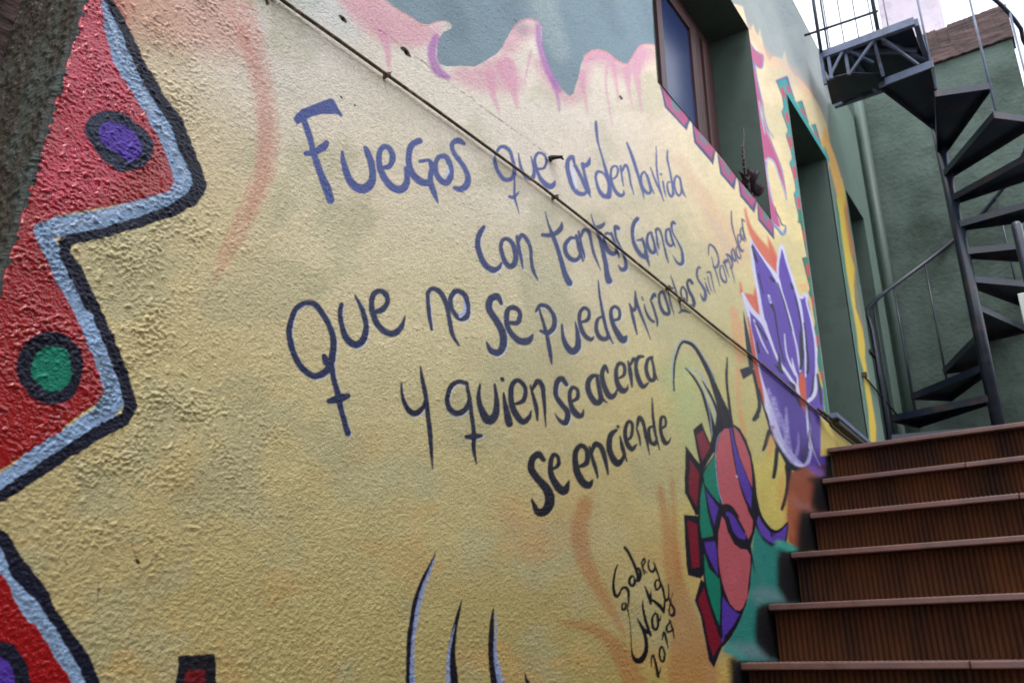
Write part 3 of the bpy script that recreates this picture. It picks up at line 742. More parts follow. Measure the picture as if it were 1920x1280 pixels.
at(1220, 140, 4)
stroke('905,1085,8 925,1130,16 955,1165,20 985,1198,24 1004,1170,20 1008,1132,6', SO, 1.6, pid=None)
stroke('925,1120,6 960,1160,8 990,1190,12', SB, 1.6, pid=None)
stroke('930,990,4 940,1040,10 962,1080,10 975,1120,12 1000,1135,8', L(72,80,120), 1.6)
# ---- teal border round the first door
CUR['id'] = part_id('painted_door_border', 'teal stepped border with red dots round the door')
at(1380, 20, 3.2)
TB = L(62,158,160); RD = L(206,70,92)
poly('240,425 300,398 345,530 560,900 520,980 410,1290 388,1290 375,1240 345,1100 358,1080 350,1030 320,915 335,890 330,850 298,750 310,720 300,690 272,610 285,580 275,510', TB, 1.6)
stroke('240,425,6 275,510,6 285,580,5 272,610,5 300,690,5 310,720,5 298,750,5 330,850,5 335,890,5 320,915,5 350,1030,5 358,1080,5 345,1100,5 375,1240,5 388,1290,5', L(40,84,112), 1.4, smooth=False, pid=None)
stroke('240,425,12 300,400,12 325,470,6 345,530,5', L(96,86,160), 1.4, smooth=False, pid=None)
for t in ('276,470,16 286,515,18', '304,455,14 318,490,14', '298,620,16 308,665,18', '318,765,18 328,815,18', '344,945,20 354,1000,20', '370,1130,20 382,1195,20'): stroke(t, RD, 3, pid=None)
for o in ('363,553 390,543 432,678 405,640', '449,692 470,682 508,808 480,768', '520,820 530,815 560,900 545,880'): poly(o, TB, 1.5)
stroke('388,590,10 408,635,10', RD, 3, pid=None); stroke('468,725,9 486,762,9', RD, 3, pid=None)
stroke('365,553,6 390,545,6 432,676,4', L(40,84,112), 1.4, smooth=False, pid=None); stroke('449,692,6 470,684,6 508,806,4', L(40,84,112), 1.4, smooth=False, pid=None)
at(1380, 400, 2.911)
poly('335,-20 335,55 350,50 385,240 360,245 370,290 385,350 402,412 396,432 410,470 430,600 420,650 445,740 440,800 460,900 470,960 480,1080 500,1130 540,1130 420,400 370,-20', L(38,124,104), 1.6)
stroke('335,50,5 350,50,5 385,240,5 360,246,7 372,290,5 400,412,5 396,434,7 410,470,5 430,600,5 420,650,6 445,740,5 440,800,5 460,900,5', L(30,60,70), 1.4, smooth=False, pid=None)
for t in ('366,95,14 374,145,16', '388,285,18 396,335,18', '414,462,16 422,508,16', '438,672,14 444,712,14', '460,868,12 466,908,12'): stroke(t, L(206,56,60), 3, pid=None)

# ---- lotus
CUR['id'] = part_id('painted_lotus', 'violet lotus flower with white outlined petals')
at(1380, 400, 2.911)
for t in ('45,-20,10 62,60,20 95,130,40 150,210,60 200,280,50 222,330,30', '170,130,6 190,200,30 215,270,40', '18,380,8 30,440,20 80,470,50 115,520,50 130,560,20', '120,380,20 110,440,40 125,520,30'):
    stroke(t, CORAL, 18/2.9, al=.9, pid=None)
for t in ('-20,520,30 0,620,60 10,720,60 20,800,40', '10,850,30 5,960,22 15,1060,18 40,1180,12 46,1300,8', '345,400,20 370,400,30 385,380,10'):
    stroke(t, L(228,150,104), 9, al=.6, pid=None, dry=.3)
poly('75,140 95,165 150,260 215,345 228,340 225,300 232,230 245,178 270,250 300,340 330,430 345,458 378,430 395,500 405,560 420,640 432,720 440,800 440,880 452,930 470,960 478,1110 478,1300 235,1300 190,1180 150,1040 125,940 105,800 85,700 60,600 45,520 32,440 60,490 90,540 140,590 130,520 120,450 105,380 95,330 82,230', PURP, 1.6)
at(1380, 780, 4.57)
poly('250,-40 265,20 300,110 350,240 430,360 500,420 570,442 610,430 680,480 750,540 790,560 760,0 700,-60', PURP, 1.6)
poly('745,60 745,520 620,430 560,300 560,0 700,-60', L(82,56,150), 20, al=.6, pid=None)
at(1380, 400, 2.911)
stroke('250,950,90 300,1050,120 330,1180,150 350,1300,150', L(70,46,146), 20, al=.75, pid=None)
WH = L(208,208,238)
for t in ('32,437,14 60,540,18 72,620,8 90,700,8 105,790,12 130,920,28 170,1060,42 210,1180,38 240,1260,40', '34,437,8 80,530,20 140,592,28 165,650,18 220,790,14 290,900,16 350,990,22',
          '75,142,8 85,250,16 110,400,16 135,560,20 150,600,20', '75,145,6 150,258,10 215,348,24 240,420,14 285,560,12 320,700,9 345,860,12', '225,348,10 225,270,14 245,180,14 280,290,12 330,440,16 355,560,12 370,700,9 375,890,9',
          '335,447,8 355,460,16 378,440,14 385,500,9 410,600,12 430,720,12 433,880,14 425,980,24 390,1025,18', '90,580,6 130,690,9 168,765,5', '260,660,5 275,780,9 322,880,16', '300,790,4 312,850,12 325,890,8', '380,1050,6 385,1150,9 395,1280,9',
          '330,890,8 335,960,14 352,990,18'):
    stroke(t, WH, 1.6, pid=None)
stroke('175,450,12 188,492,10', WH, 1.4, pid=None); stroke('178,460,5 186,482,4', PURP, 1.2, pid=None)
for t in ('200,1010,20 215,1100,34 225,1200,30', '268,1060,8 275,1160,20 262,1260,30', '170,960,16 190,1040,30 200,1120,30'): stroke(t, L(172,166,220), 5, al=.75, pid=None, dry=.5)
for t in ('82,180,6 105,255,9 112,270,4', '118,330,5 145,440,4', '183,350,8 200,368,12', '190,500,12 206,540,7 218,620,5 238,740,5 258,810,5', '222,380,4 262,500,5 300,640,5', '298,385,8 304,410,10', '318,450,5 355,640,5 360,790,8', '228,770,6 236,850,14 250,870,8', '290,925,10 312,950,12 300,990,6',
          '366,600,5 378,690,5 388,800,8 385,870,10', '100,600,5 135,650,6 160,690,8', '210,830,6 235,860,8', '345,640,4 352,800,12 345,850,8', '108,700,5 118,760,9', '330,1020,6 350,1050,10', '420,880,5 415,960,8 400,1000,6', '440,880,8 452,960,10 462,1040,6', '392,1060,4 400,1160,5 415,1260,5'):
    stroke(t, L(28,26,54), 1.3, pid=None, scale=1.6)
poly('345,868 358,872 374,900 379,950 380,1040 366,1072 350,1010 336,935', L(204,88,60), 2, pid=None)
stroke('345,1010,8 362,1060,8 372,1090,3', L(196,80,60), 2, pid=None)
stroke('60,570,6 85,720,18 105,850,24 135,980,18 152,1045,5', L(200,80,62), 2, pid=None)
CUR['id'] = part_id('painted_petal_outline', 'navy strokes trailing down the left of the lotus')
for t in ('35,540,4 50,640,18 65,740,28 78,840,26', '88,860,18 115,980,18 122,1060,22 95,1122,22', '120,960,10 150,1070,12 180,1160,14 220,1270,16'):
    stroke(t, NAVY, 1.6)
poly('15,852 78,830 88,872 35,906', NAVY, 1.6)
at(1380, 780, 4.57)
for t in ('250,-20,18 290,120,26 340,230,32 400,330,38 450,400,60 500,445,50 590,462,30', '172,0,40 150,28,38', '275,130,36 250,230,34 225,290,24', '345,280,36 335,400,36 315,520,30', '440,430,60 445,560,52 415,700,34 385,795,28'):
    stroke(t, NAVY, 1.8)
for t in ('300,60,44 350,180,56 430,300,66 500,385,60 560,420,40 600,400,32 630,300,22 640,220,10', '600,0,18 625,100,16 635,220,18 680,340,14 730,440,10', '640,260,10 632,330,16 620,400,10'):
    stroke(t, L(184,184,232), 3, al=.9, pid=None, dry=.25)
stroke('350,200,14 430,320,18 520,410,16 585,420,12', WH, 2, pid=None)
for t in ('420,0,10 430,150,40 450,300,60 470,380,40', '530,150,10 522,280,24 490,380,40', '360,0,60 400,100,30 400,160,14'): stroke(t, L(160,154,214), 5, al=.75, pid=None, dry=.5)
poly('540,100 555,200 560,300 600,200 612,120 620,200 612,300 600,370 575,410 550,380 545,300', L(56,44,100), 3, pid=None)
stroke('615,0,6 635,180,8 690,350,10 740,440,10', L(40,36,64), 1.6, pid=None)
stroke('305,92,18 308,100,18', L(180,60,70), 4, pid=None)
# ---- earth, teal and black along the stair line
CUR['id'] = 0
poly('470,480 560,440 620,425 900,420 900,1150 480,1150', L(92,58,48), 6, pid=0)
at(1260, 900, 3.556)
poly('560,430 860,440 900,1215 430,1215 480,1000', L(30,70,68), 6, pid=0)
at(1380, 780, 4.57)
poly('470,480 520,470 600,430 650,440 700,520 720,560 660,640 640,760 600,860 560,1000 560,1150 440,1090 428,900 430,700 450,560', L(150,84,62), 8, pid=0)
stroke('470,700,60 450,860,60 470,1020,60', L(190,110,70), 30, al=.6, gl=None, pid=None)
poly('600,425 660,420 750,470 752,545 700,520 640,480', L(116,86,176), 12, pid=None)
for t in ('480,720,20 540,760,50 620,800,50', '640,490,20 690,510,30 720,520,20'): stroke(t, L(168,124,124), 26, al=.6, gl=None, pid=None)
# yellow leaf shading, purple swoosh under it
for t in ('25,-40,20 45,60,24 60,140,14', '300,200,60 280,330,40', '400,480,20 380,640,34 360,760,20'): stroke(t, L(222,150,90), 12, al=.55, gl=None, pid=None)
CUR['id'] = part_id('painted_swoosh', 'violet crescent under the yellow leaf')
poly('165,830 200,880 230,920 300,980 360,985 400,950 430,910 436,960 415,1080 350,1070 290,1100 240,1070 190,980 155,900', L(98,70,176), 1.8)
for t in ('60,200,14 100,330,18 125,450,20 140,560,24 160,720,28 190,830,32 240,920,30 290,975,32 350,985,24 430,912,14', '430,912,12 432,970,12 415,1080,18', '150,880,20 190,1000,26 240,1070,32 300,1105,36 350,1080,14', '290,980,20 296,1028,18', '316,1000,14 320,1020,8', '0,110,14 50,200,14'):
    stroke(t, NAVY, 1.8)
CUR['id'] = 0
at(1260, 900, 3.556)
poly('545,300 570,340 600,400 650,440 700,425 730,400 800,440 850,470 760,490 700,520 705,600 700,700 760,790 700,800 620,815 560,860 560,1080 640,1170 730,1200 430,1205 330,1130 400,1010 450,900 500,780 512,650 520,500 535,380', TEAL, 8, pid=0)
stroke('700,420,40 760,440,40 820,460,30', L(70,176,160), 12, al=.9, pid=None)
for t in ('600,740,60 680,770,70 740,790,40', '370,1120,50 480,1130,80 600,1150,90 690,1185,40', '540,760,30 580,800,40'): stroke(t, L(118,146,156), 30, al=.8, pid=None)
stroke('360,1110,40 440,1170,50', L(72,170,160), 22, al=.7, pid=None)
stroke('560,560,30 560,650,30', L(70,120,110), 30, al=.4, pid=None)
poly('330,1180 380,1170 420,1200 430,1330 300,1400 290,1260', L(206,176,96), 20, al=.8, pid=None)
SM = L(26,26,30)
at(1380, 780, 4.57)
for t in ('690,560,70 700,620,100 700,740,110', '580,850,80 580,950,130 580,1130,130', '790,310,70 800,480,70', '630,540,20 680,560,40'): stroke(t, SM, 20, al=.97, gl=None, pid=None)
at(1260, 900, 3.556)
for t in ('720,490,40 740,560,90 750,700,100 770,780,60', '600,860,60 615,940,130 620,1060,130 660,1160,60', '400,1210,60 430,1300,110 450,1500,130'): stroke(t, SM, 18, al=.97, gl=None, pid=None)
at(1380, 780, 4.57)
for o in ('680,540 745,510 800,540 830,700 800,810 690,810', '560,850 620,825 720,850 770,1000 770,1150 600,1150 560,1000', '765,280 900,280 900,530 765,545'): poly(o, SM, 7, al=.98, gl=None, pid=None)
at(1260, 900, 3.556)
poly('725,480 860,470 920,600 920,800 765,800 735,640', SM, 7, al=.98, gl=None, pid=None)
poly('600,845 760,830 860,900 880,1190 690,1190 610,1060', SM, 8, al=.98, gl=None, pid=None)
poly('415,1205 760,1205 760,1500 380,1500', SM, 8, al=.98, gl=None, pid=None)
at(0, 0, 1)
# under the next steps down
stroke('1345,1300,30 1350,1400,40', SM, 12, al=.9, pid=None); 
# yellow plinth under the door
at(1480, 380, 2.782)
poly('160,1090 200,1100 240,1130 370,1250 430,1300 160,1320', L(196,176,90), 3, pid=0)

# ---- beetle
at(1240, 620, 3.765)
CUR['id'] = part_id('painted_beetle', 'tall painted beetle with pink wings, green and violet facets and red spikes')
OUT = L(16,17,34)
stroke('80,425,10 80,330,13 85,230,15 105,150,17 140,85,20 180,85,24 230,120,30 290,210,34 340,310,38 380,420,46 415,520,62 440,600,90', OUT, 1.5)
stroke('165,265,10 220,330,15 275,420,19 310,520,28 340,620,36 365,720,42 372,800,44', OUT, 1.5)
stroke('285,355,8 335,440,18 375,530,20 400,600,26', OUT, 1.5)
stroke('460,190,10 455,300,17 462,420,19 480,560,22 490,650,26', OUT, 1.5)
for t in ('68,400,4 66,300,7 72,210,8 95,130,9 135,68,8 180,66,6 240,108,5 320,230,5 380,370,4', '230,268,10 280,320,14 320,390,8', '180,262,4 235,330,4 290,420,5 330,560,6 350,700,8 362,800,6', '300,400,4 350,500,6 372,600,8 384,720,6', '165,275,5 180,292,4'):
    stroke(t, L(150,178,206), 2, al=.85, pid=None)
poly('385,560 450,550 490,640 520,680 450,700 400,750 380,870 350,850 340,790 372,700', OUT, 1.5)
poly('290,980 370,870 382,760 430,690 490,650 550,690 595,770 628,860 645,950 660,1060 668,1160 690,1280 600,1500 260,1500 255,1200', OUT, 1.5)
poly('215,700 280,645 300,700 335,780 370,850 320,930 275,1010 262,935 240,830', OUT, 1.5)
poly('160,808 200,862 285,965 290,1040 275,1280 235,1290 155,1140', OUT, 1.5)
at(1260, 900, 3.556)
poly('195,-60 165,100 165,300 185,400 190,520 200,640 215,760 250,870 300,980 325,1110 350,1090 390,1040 440,950 490,830 517,700 527,540 522,440 545,350 560,260 552,100 535,-60', OUT, 1.5)
poly('75,-20 82,85 150,235 190,225 200,-20', OUT, 1.5)
poly('68,230 150,236 210,250 215,600 185,655 100,632 88,560', OUT, 1.5)
poly('185,655 215,690 270,860 332,1090 270,1247 238,1200 180,900 143,800', OUT, 1.5)
RDK = L(124,24,44)
for t in ('103,-40 105,70 150,165 172,-10', '92,268 160,290 176,578 125,586', '205,712 228,800 275,950 320,1080 265,1172 235,1080 205,930 165,800'): poly(t, RDK, 1.5, gl=.4)
for t in ('208,12 290,-40 305,80 310,155 262,102 214,30', '200,12 212,60 228,200 268,370 190,388 178,300 180,130', '206,490 240,590 310,660 318,760 308,962 270,870 230,740 212,640'): poly(t, GREEN, 1.5, gl=.45)
for t in ('220,65 250,112 303,182 288,240 275,310 243,200', '205,412 276,402 290,480 298,632 258,560 220,480', '330,770 380,842 430,886 446,892 400,970 330,1052 324,960', '315,1055 340,1045 335,1070 322,1082'): poly(t, VIOLET, 1.5, gl=.42)
poly('355,213 390,213 428,250 468,320 490,385 445,388 402,342 362,262', VIOLET, 1.5, smooth=True, gl=.42)
poly('325,240 343,262 365,345 410,425 450,457 495,462 516,500 516,580 508,650 497,780 468,850 445,868 418,864 380,820 340,720 310,600 298,480 300,350', PINKB, 1.5, gl=.5)
at(1240, 620, 3.765)
poly('472,690 440,690 415,720 395,770 383,880 387,1000 400,1120 425,1215 470,1230 520,1300 555,1360 590,1440 612,1300 600,1240 560,1150 530,1040 508,930 492,830 478,730', PINKB, 1.5, gl=.5)
at(1260, 900, 3.556)
poly('296,-30 310,80 330,160 360,164 400,190 440,250 480,330 505,392 530,345 533,270 500,200 470,120 440,10 430,-30', PINKB, 1.5, gl=.5)
at(1240, 620, 3.765)
poly('504,672 545,720 590,808 620,900 634,1000 636,1104 612,1050 575,960 545,880 520,780', PINKB, 1.5, gl=.5)
poly('480,680 495,690 510,780 535,870 572,962 618,1080 632,1150 630,1255 600,1200 560,1100 530,1000 510,880 492,770', VIOLET, 1.5, gl=.42)
poly('370,882 376,1000 392,1120 405,1216 360,1160 300,1065 290,1012 322,950', GREEN, 1.5, gl=.45)
for t in ('240,738 285,702 342,820 325,850 283,918 262,850', '190,903 262,1010 258,1080 240,1245 188,1150'): poly(t, RDK, 1.5, gl=.4)
stroke('412,715,4 388,780,5 378,900,6 384,1020,6 400,1140,6 424,1218,6', L(120,170,200), 1.4, pid=None)
stroke('524,1024,10 528,1030,10', L(220,220,230), 2, pid=None)
at(1260, 900, 3.556)
stroke('345,190,26 400,215,24 440,275,18 480,345,14', OUT, 1.5); stroke('325,175,20 360,168,22 400,190,18 440,245,10', OUT, 1.5)
stroke('360,250,24 390,350,26 430,410,44 480,430,44 510,410,26', OUT, 1.5); stroke('190,392,10 240,402,18 290,390,20', OUT, 1.5)
stroke('515,440,12 530,530,10 545,610,4', OUT, 1.5)

# ------------------------------------------------------------------ the mural wall as relief
def sample(img, u, v):
    x = np.clip(u - SU - .5, 0, SW-1.001); y = np.clip(v - SV - .5, 0, SH-1.001)
    xi = x.astype(np.int32); yi = y.astype(np.int32); fx = (x-xi); fy = (y-yi)
    if img.ndim == 3: fx = fx[:, None]; fy = fy[:, None]
    return (img[yi, xi]*(1-fx) + img[yi, xi+1]*fx)*(1-fy) + (img[yi+1, xi]*(1-fx) + img[yi+1, xi+1]*fx)*fy
def to_uv(x, z):
    w = HM[2,0]*x + HM[2,1]*z + HM[2,2]
    return (HM[0,0]*x + HM[0,1]*z + HM[0,2])/w, (HM[1,0]*x + HM[1,1]*z + HM[1,2])/w
def edge_x(z): return .4405 + .055*(z - .62)
crack_pts = [on_wall(p[0], p[1]) for p in parse(CR)]
def relief(x, z):
    """stucco height in metres"""
    x = np.asarray(x, np.float32); z = np.asarray(z, np.float32)
    u, v = to_uv(x, z)
    r = np.clip((1.02 - x)/.40, 0, 1)                           # coarse splatter coat fades towards the right
    patch = np.clip((fbm(x*4, z*4, 71, 2) - .40)*4, 0, 1)
    r = r*(.35 + .65*patch)*np.clip((z - .02)/.32, .12, 1)       # and towards the foot of the wall
    r = np.maximum(r, np.clip((.62 - x)/.1, 0, .9)*np.clip((z - .15)/.25, .25, 1))
    dens = np.clip(.55 + 1.5*gnoise(x/.05, z/.045, 171), .1, 1.2)
    n1 = gnoise(x/.0062, z/.0052, 81) + .55*gnoise(x/.0031, z/.0028, 82)
    lump = np.clip((n1 + .12 + .2*dens)*1.7, 0, 1); lump = lump*lump*(3-2*lump)
    n2 = gnoise(x/.0026, z/.0024, 91)
    drop = np.clip((gnoise(x/.0105, z/.0095, 181) - .26)*5, 0, 1)
    h = r*(.0017*lump*dens + .0006*n2 + .0019*drop)
    fine = gnoise(x/.0050, z/.0045, 101) + .6*gnoise(x/.0027, z/.0025, 102) + .8*gnoise(x/.013, z/.011, 103)
    h += (1-.6*r)*.0005*fine
    drop2 = np.clip((gnoise(x/.009, z/.0085, 191) - .34)*6, 0, 1)*np.clip(fbm(x*3.3, z*3.3, 61, 2)*3 - 1.2, 0, 1)
    h += (1-r)*.0011*drop2
    low = np.clip((.45 - z/ (1+.25*x))/.5, 0, 1)                # grainier towards the foot
    h += low*(1-r)*.0008*np.clip(gnoise(x/.007, z/.006, 111)+.1, 0, 1)*2
    h += .003*fbm(x/.09, z/.09, 131, 2) + .004*fbm(x/.4, z/.4, 141, 2)
    # the open crack
    d = np.full(u.shape, 1e3, np.float32)
    for a, b in zip(crack_pts[:-1], crack_pts[1:]):
        dx, dy = b[0]-a[0], b[1]-a[1]; t = np.clip(((x-a[0])*dx + (z-a[1])*dy)/(dx*dx+dy*dy), 0, 1)
        d = np.minimum(d, np.hypot(x-a[0]-t*dx, z-a[1]-t*dy))
    h -= .0022*np.clip(1 - d/.0022, 0, 1)*np.clip((vnoise(x/.012, z/.012, 87)-.5)*3, 0, .8)
    for (cu, cv, rr, dp) in ((760, 101, .0065, .006), (640, 38, .006, .004)):
        cx, cz = on_wall(cu, cv); dd = np.hypot(x-cx, z-cz) + .004*(vnoise(x/.004, z/.004, 77)-.5)
        h -= dp*np.clip(1 - dd/rr, 0, 1)
    return h

WALL_T = .30
mural = empty('mural_wall', (3.3, 0, .97), 'yellow stuccoed wall painted with a Spanish verse, a lotus and a beetle', 'wall')
ID_FACES = {}
def add_faces(V, col, rg, F, fid):
    for k in np.unique(fid):
        ff = F[fid == k]
        uq, inv = np.unique(ff, return_inverse=True)
        ID_FACES.setdefault(int(k), []).append((V[uq], col[uq], rg[uq], inv.reshape(ff.shape)))
def grid_block(X, Z, round_left=False, keep=None):
    """X, Z: 2-D arrays (rows, cols) of wall points"""
    nr, nc = X.shape
    x = X.ravel(); z = Z.ravel()
    h = relief(x, z)
    y = -h
    if round_left:
        e = x - edge_x(z); k = np.clip((.004 - e)/.004, 0, 1)
        y = y + .004*(1 - np.sqrt(np.clip(1-k*k, 0, 1)))
    u, v = to_uv(x, z)
    rr = np.clip((1.05-x)/.5, .25, 1)
    s = 1.0/np.maximum(x, .8)
    ju = (fbm(x/.006, z/.006, 201, 2)-.5)*4.2*rr*s + (fbm(x/.03, z/.03, 205, 2)-.5)*2.0*s
    jv = (fbm(x/.006, z/.006, 211, 2)-.5)*4.2*rr*s + (fbm(x/.03, z/.03, 215, 2)-.5)*2.0*s
    col = sample(sheet, u+ju, v+jv).astype(np.float32)
    rg = sample(rough, u+ju, v+jv).astype(np.float32)
    if round_left:                                             # the black paint of the return laps raggedly over the corner
        e = x - edge_x(z); lap = .001 + .009*np.clip(fbm(x/.005, z/.007, 231, 2)-.35, 0, 1)**1.0*1.3
        k = np.clip((lap - e)/.0008, 0, 1)[:, None]
        col = col*(1-k) + np.array(L(38,46,46), np.float32)*k
        rg = rg*(1-k[:, 0]) + .5*k[:, 0]
    V = np.stack([x, y, z], 1).astype(np.float32)
    idx = np.arange(nr*nc).reshape(nr, nc)
    F = np.stack([idx[:-1,:-1], idx[:-1,1:], idx[1:,1:], idx[1:,:-1]], -1).reshape(-1, 4)
    if keep is not None: F = F[keep.ravel()]
    fx = V[F].mean(1)
    uc, vc = to_uv(fx[:,0], fx[:,2])
    j = F[:,0]
    ix = np.clip((uc+ju[j]-SU).astype(int), 0, SW-1); iy = np.clip((vc+jv[j]-SV).astype(int), 0, SH-1)
    add_faces(V, col, rg, F, ids[iy, ix])
    return V.reshape(nr, nc, 3)

Q = .86/877.0
TOP = 3.985
XL, XR = 2.381, 3.566; ZS, ZT = 1.944, 3.013
DL, DR = 4.140, 4.918; DS, DT = 1.165, 2.985
EL, ER = 5.372, 5.832; ET = 2.985
XC = 6.20
# first bay, up to the window: columns by bearing, rows by steepness
th = np.concatenate([np.arange(math.atan(1/.4), math.atan(1/XL), -Q)])
xs = 1/np.tan(th); xs[0] = .40; xs[-1] = XL
tz_a, tz_b = -.055, .90
trow = np.arange(tz_a, tz_b, Q*1.08)
rt = np.hypot(xs, 1.0)
Xa = np.repeat(xs[None, :], len(trow), 0).astype(np.float64)
Za = trow[:, None]*rt[None, :]
# warp the first columns on to the slightly leaning left corner
def lean(X, Z):
    k = np.clip((.60 - X)/.20, 0, 1)
    return X + (edge_x(Z) - .40)*k
XX = lean(Xa, Za)
nb = 34
zb0 = -1.75
kb = np.linspace(0, 1, nb)[:, None]**.6
Zlow = zb0 + (Za[0][None, :] - zb0)*kb; Zlow = Zlow[:-1]
kt = np.linspace(0, 1, 150)[:, None]**1.5
Zhi = (Za[-1][None, :] + (TOP - Za[-1][None, :])*kt)[1:]
Zall = np.concatenate([Zlow, Za, Zhi]); Xall = lean(np.repeat(xs[None, :], len(Zall), 0), Zall)
VB = grid_block(Xall, Zall, True)
reveal_edge = VB[:, 0].copy()
def xcols(a, b):
    n = [a]
    while n[-1] < b: n.append(n[-1] + (1 + n[-1]**2)/np.hypot(n[-1], 1)*.0+ (1 + n[-1]**2)*Q*.95)
    n[-1] = b
    return np.array(n)
def rect(x0, x1, zbrk, dz):
    """column strip with row breakpoints; every other gap may be an opening (skipped)"""
    xs_ = xcols(x0, x1)
    for (z0, z1, d) in zbrk:
        n = max(int((z1-z0)/d), 2)
        zz = np.linspace(z0, z1, n+1)
        grid_block(np.repeat(xs_[None, :], n+1, 0), np.repeat(zz[:, None], len(xs_), 1))
dz2 = .0028
rect(XL, XR, [(-1.75, -.1, .05), (-.1, ZS, dz2), (ZT, TOP, .004)], 0)
rect(XR, DL, [(-1.75, .2, .05), (.2, 3.2, .0036), (3.2, TOP, .0045)], 0)
rect(DL, DR, [(-1.75, .8, .05), (.8, DS, .005), (DT, TOP, .0045)], 0)
rect(DR, EL, [(-1.75, .9, .05), (.9, TOP, .0055)], 0)
rect(EL, ER, [(-1.75, .97, .05), (ET, TOP, .006)], 0)
rect(ER, XC, [(-1.75, .9, .05), (.9, TOP, .006)], 0)

def np_mesh(name, V, F, mat, col=None, rg=None, smooth=True):
    me = bpy.data.meshes.new(name)
    me.vertices.add(len(V)); me.vertices.foreach_set('co', V.astype(np.float32).ravel())
    n = len(F); k = F.shape[1]
    me.loops.add(n*k); me.loops.foreach_set('vertex_index', F.astype(np.int32).ravel())
    me.polygons.add(n); me.polygons.foreach_set('loop_start', np.arange(0, n*k, k, dtype=np.int32))
    me.polygons.foreach_set('loop_total', np.full(n, k, np.int32))
    if smooth: me.polygons.foreach_set('use_smooth', np.ones(n, bool))
    me.update(calc_edges=True)
    if col is not None:
        a = me.attributes.new('paint', 'FLOAT_COLOR', 'POINT')
        c4 = np.ones((len(V), 4), np.float32); c4[:, :3] = col; a.data.foreach_set('color', c4.ravel())
        b = me.attributes.new('sheen_rough', 'FLOAT', 'POINT'); b.data.foreach_set('value', rg.astype(np.float32))
    me.materials.append(mat)
    return me
for k in sorted(ID_FACES):
    Vs, Cs, Rs, Fs = [], [], [], []; b = 0
    for (v_, c_, r_, f_) in ID_FACES[k]:
        Vs.append(v_); Cs.append(c_); Rs.append(r_); Fs.append(f_ + b); b += len(v_)
    name, lab = ('painted_stucco', None) if k == 0 else PARTS[k]
    V_ = np.concatenate(Vs); F_ = np.concatenate(Fs)
    if k and len(F_) < 30: continue
    me = np_mesh(name, V_, F_, M['mural'], np.concatenate(Cs), np.concatenate(Rs))
    o = bpy.data.objects.new(name, me); link(o); place(o, mural)
    if lab: o['label'] = ('painted word ' + lab) if name == 'painted_word' else lab
ID_FACES.clear()

# ---- wall core, reveals, roof edge
def panel(name, pts, mat, parent=mural):
    m = MB(); m.add(pts, [tuple(range(len(pts)))]); return m.build(name, mat, parent)
G = M['plain_green']
m = MB()
D = .215
for (a, b, z0, z1, dep) in ((XL, XR, ZS, ZT, D), (DL, DR, DS, DT, D), (EL, ER, .972, ET, .20)):
    y0 = -.006
    y1 = dep
    m.add([(b, y0, z0), (b, y1, z0), (b, y1, z1), (b, y0, z1)], [(0,1,2,3)])
    m.add([(a, y0, z0), (a, y0, z1), (a, y1, z1), (a, y1, z0)], [(0,1,2,3)])
    m.add([(a, y0, z1), (b, y0, z1), (b, y1, z1), (a, y1, z1)], [(0,1,2,3)])
    m.add([(a, y0, z0), (a, y1, z0), (b, y1, z0), (b, y0, z0)], [(0,1,2,3)])
m.build('opening_reveal', G, mural)
m = MB(); m.box(.7, XC, .012, .018, TOP-.05, TOP+.004); m.box(.36, XC+.0, .0, WALL_T, TOP+.006, TOP+.03)
m.box(.36, XC+.16, WALL_T, WALL_T+.02, -1.75, TOP)  # unseen back panel added to block light in the wall cavity
m.box(XC+.14, XC+.16, .012, WALL_T, -1.75, TOP)  # end panel added to close the cavity to light
m.build('coping_and_light_block', M['plain_green'], mural)
m = MB()
m.box(EL-.1, ER+.1, .205, .25, .9, 3.1); 
m.build('blind_door', M['plain_green'], mural)
# thin pale arris bead on the door jambs
m = MB(); m.box(DL-.006, DL+.0, -.0085, .0, DS, DT); m.box(DR, DR+.005, -.0085, .0, DS, DT)
m.build('arris_bead', material('pale_edge', L(128,150,146), .6), mural)

# left reveal: rough dark stucco going back 20 cm from the corner
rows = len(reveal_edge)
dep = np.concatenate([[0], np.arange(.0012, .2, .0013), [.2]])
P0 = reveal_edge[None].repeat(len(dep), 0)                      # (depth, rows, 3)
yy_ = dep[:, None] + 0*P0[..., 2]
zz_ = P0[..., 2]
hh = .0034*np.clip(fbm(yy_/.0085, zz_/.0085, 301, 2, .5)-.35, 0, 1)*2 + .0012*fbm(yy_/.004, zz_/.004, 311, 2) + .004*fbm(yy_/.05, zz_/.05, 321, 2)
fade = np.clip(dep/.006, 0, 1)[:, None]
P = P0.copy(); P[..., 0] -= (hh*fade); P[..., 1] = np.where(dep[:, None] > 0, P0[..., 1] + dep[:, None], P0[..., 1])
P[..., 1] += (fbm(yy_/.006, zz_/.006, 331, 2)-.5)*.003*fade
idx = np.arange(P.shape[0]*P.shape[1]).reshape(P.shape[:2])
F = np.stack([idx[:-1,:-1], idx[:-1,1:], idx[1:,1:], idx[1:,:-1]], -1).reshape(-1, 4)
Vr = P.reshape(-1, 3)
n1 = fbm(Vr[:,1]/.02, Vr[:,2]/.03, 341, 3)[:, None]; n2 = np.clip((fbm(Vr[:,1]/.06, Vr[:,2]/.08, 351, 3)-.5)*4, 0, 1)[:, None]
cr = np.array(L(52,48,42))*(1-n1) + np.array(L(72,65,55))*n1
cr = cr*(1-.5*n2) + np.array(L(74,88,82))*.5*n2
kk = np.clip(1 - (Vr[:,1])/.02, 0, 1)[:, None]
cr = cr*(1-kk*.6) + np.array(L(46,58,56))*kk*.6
me = np_mesh('dark_corner_reveal', Vr, F[:, ::-1], M['mural'], cr.astype(np.float32), np.full(len(Vr), .55, np.float32))
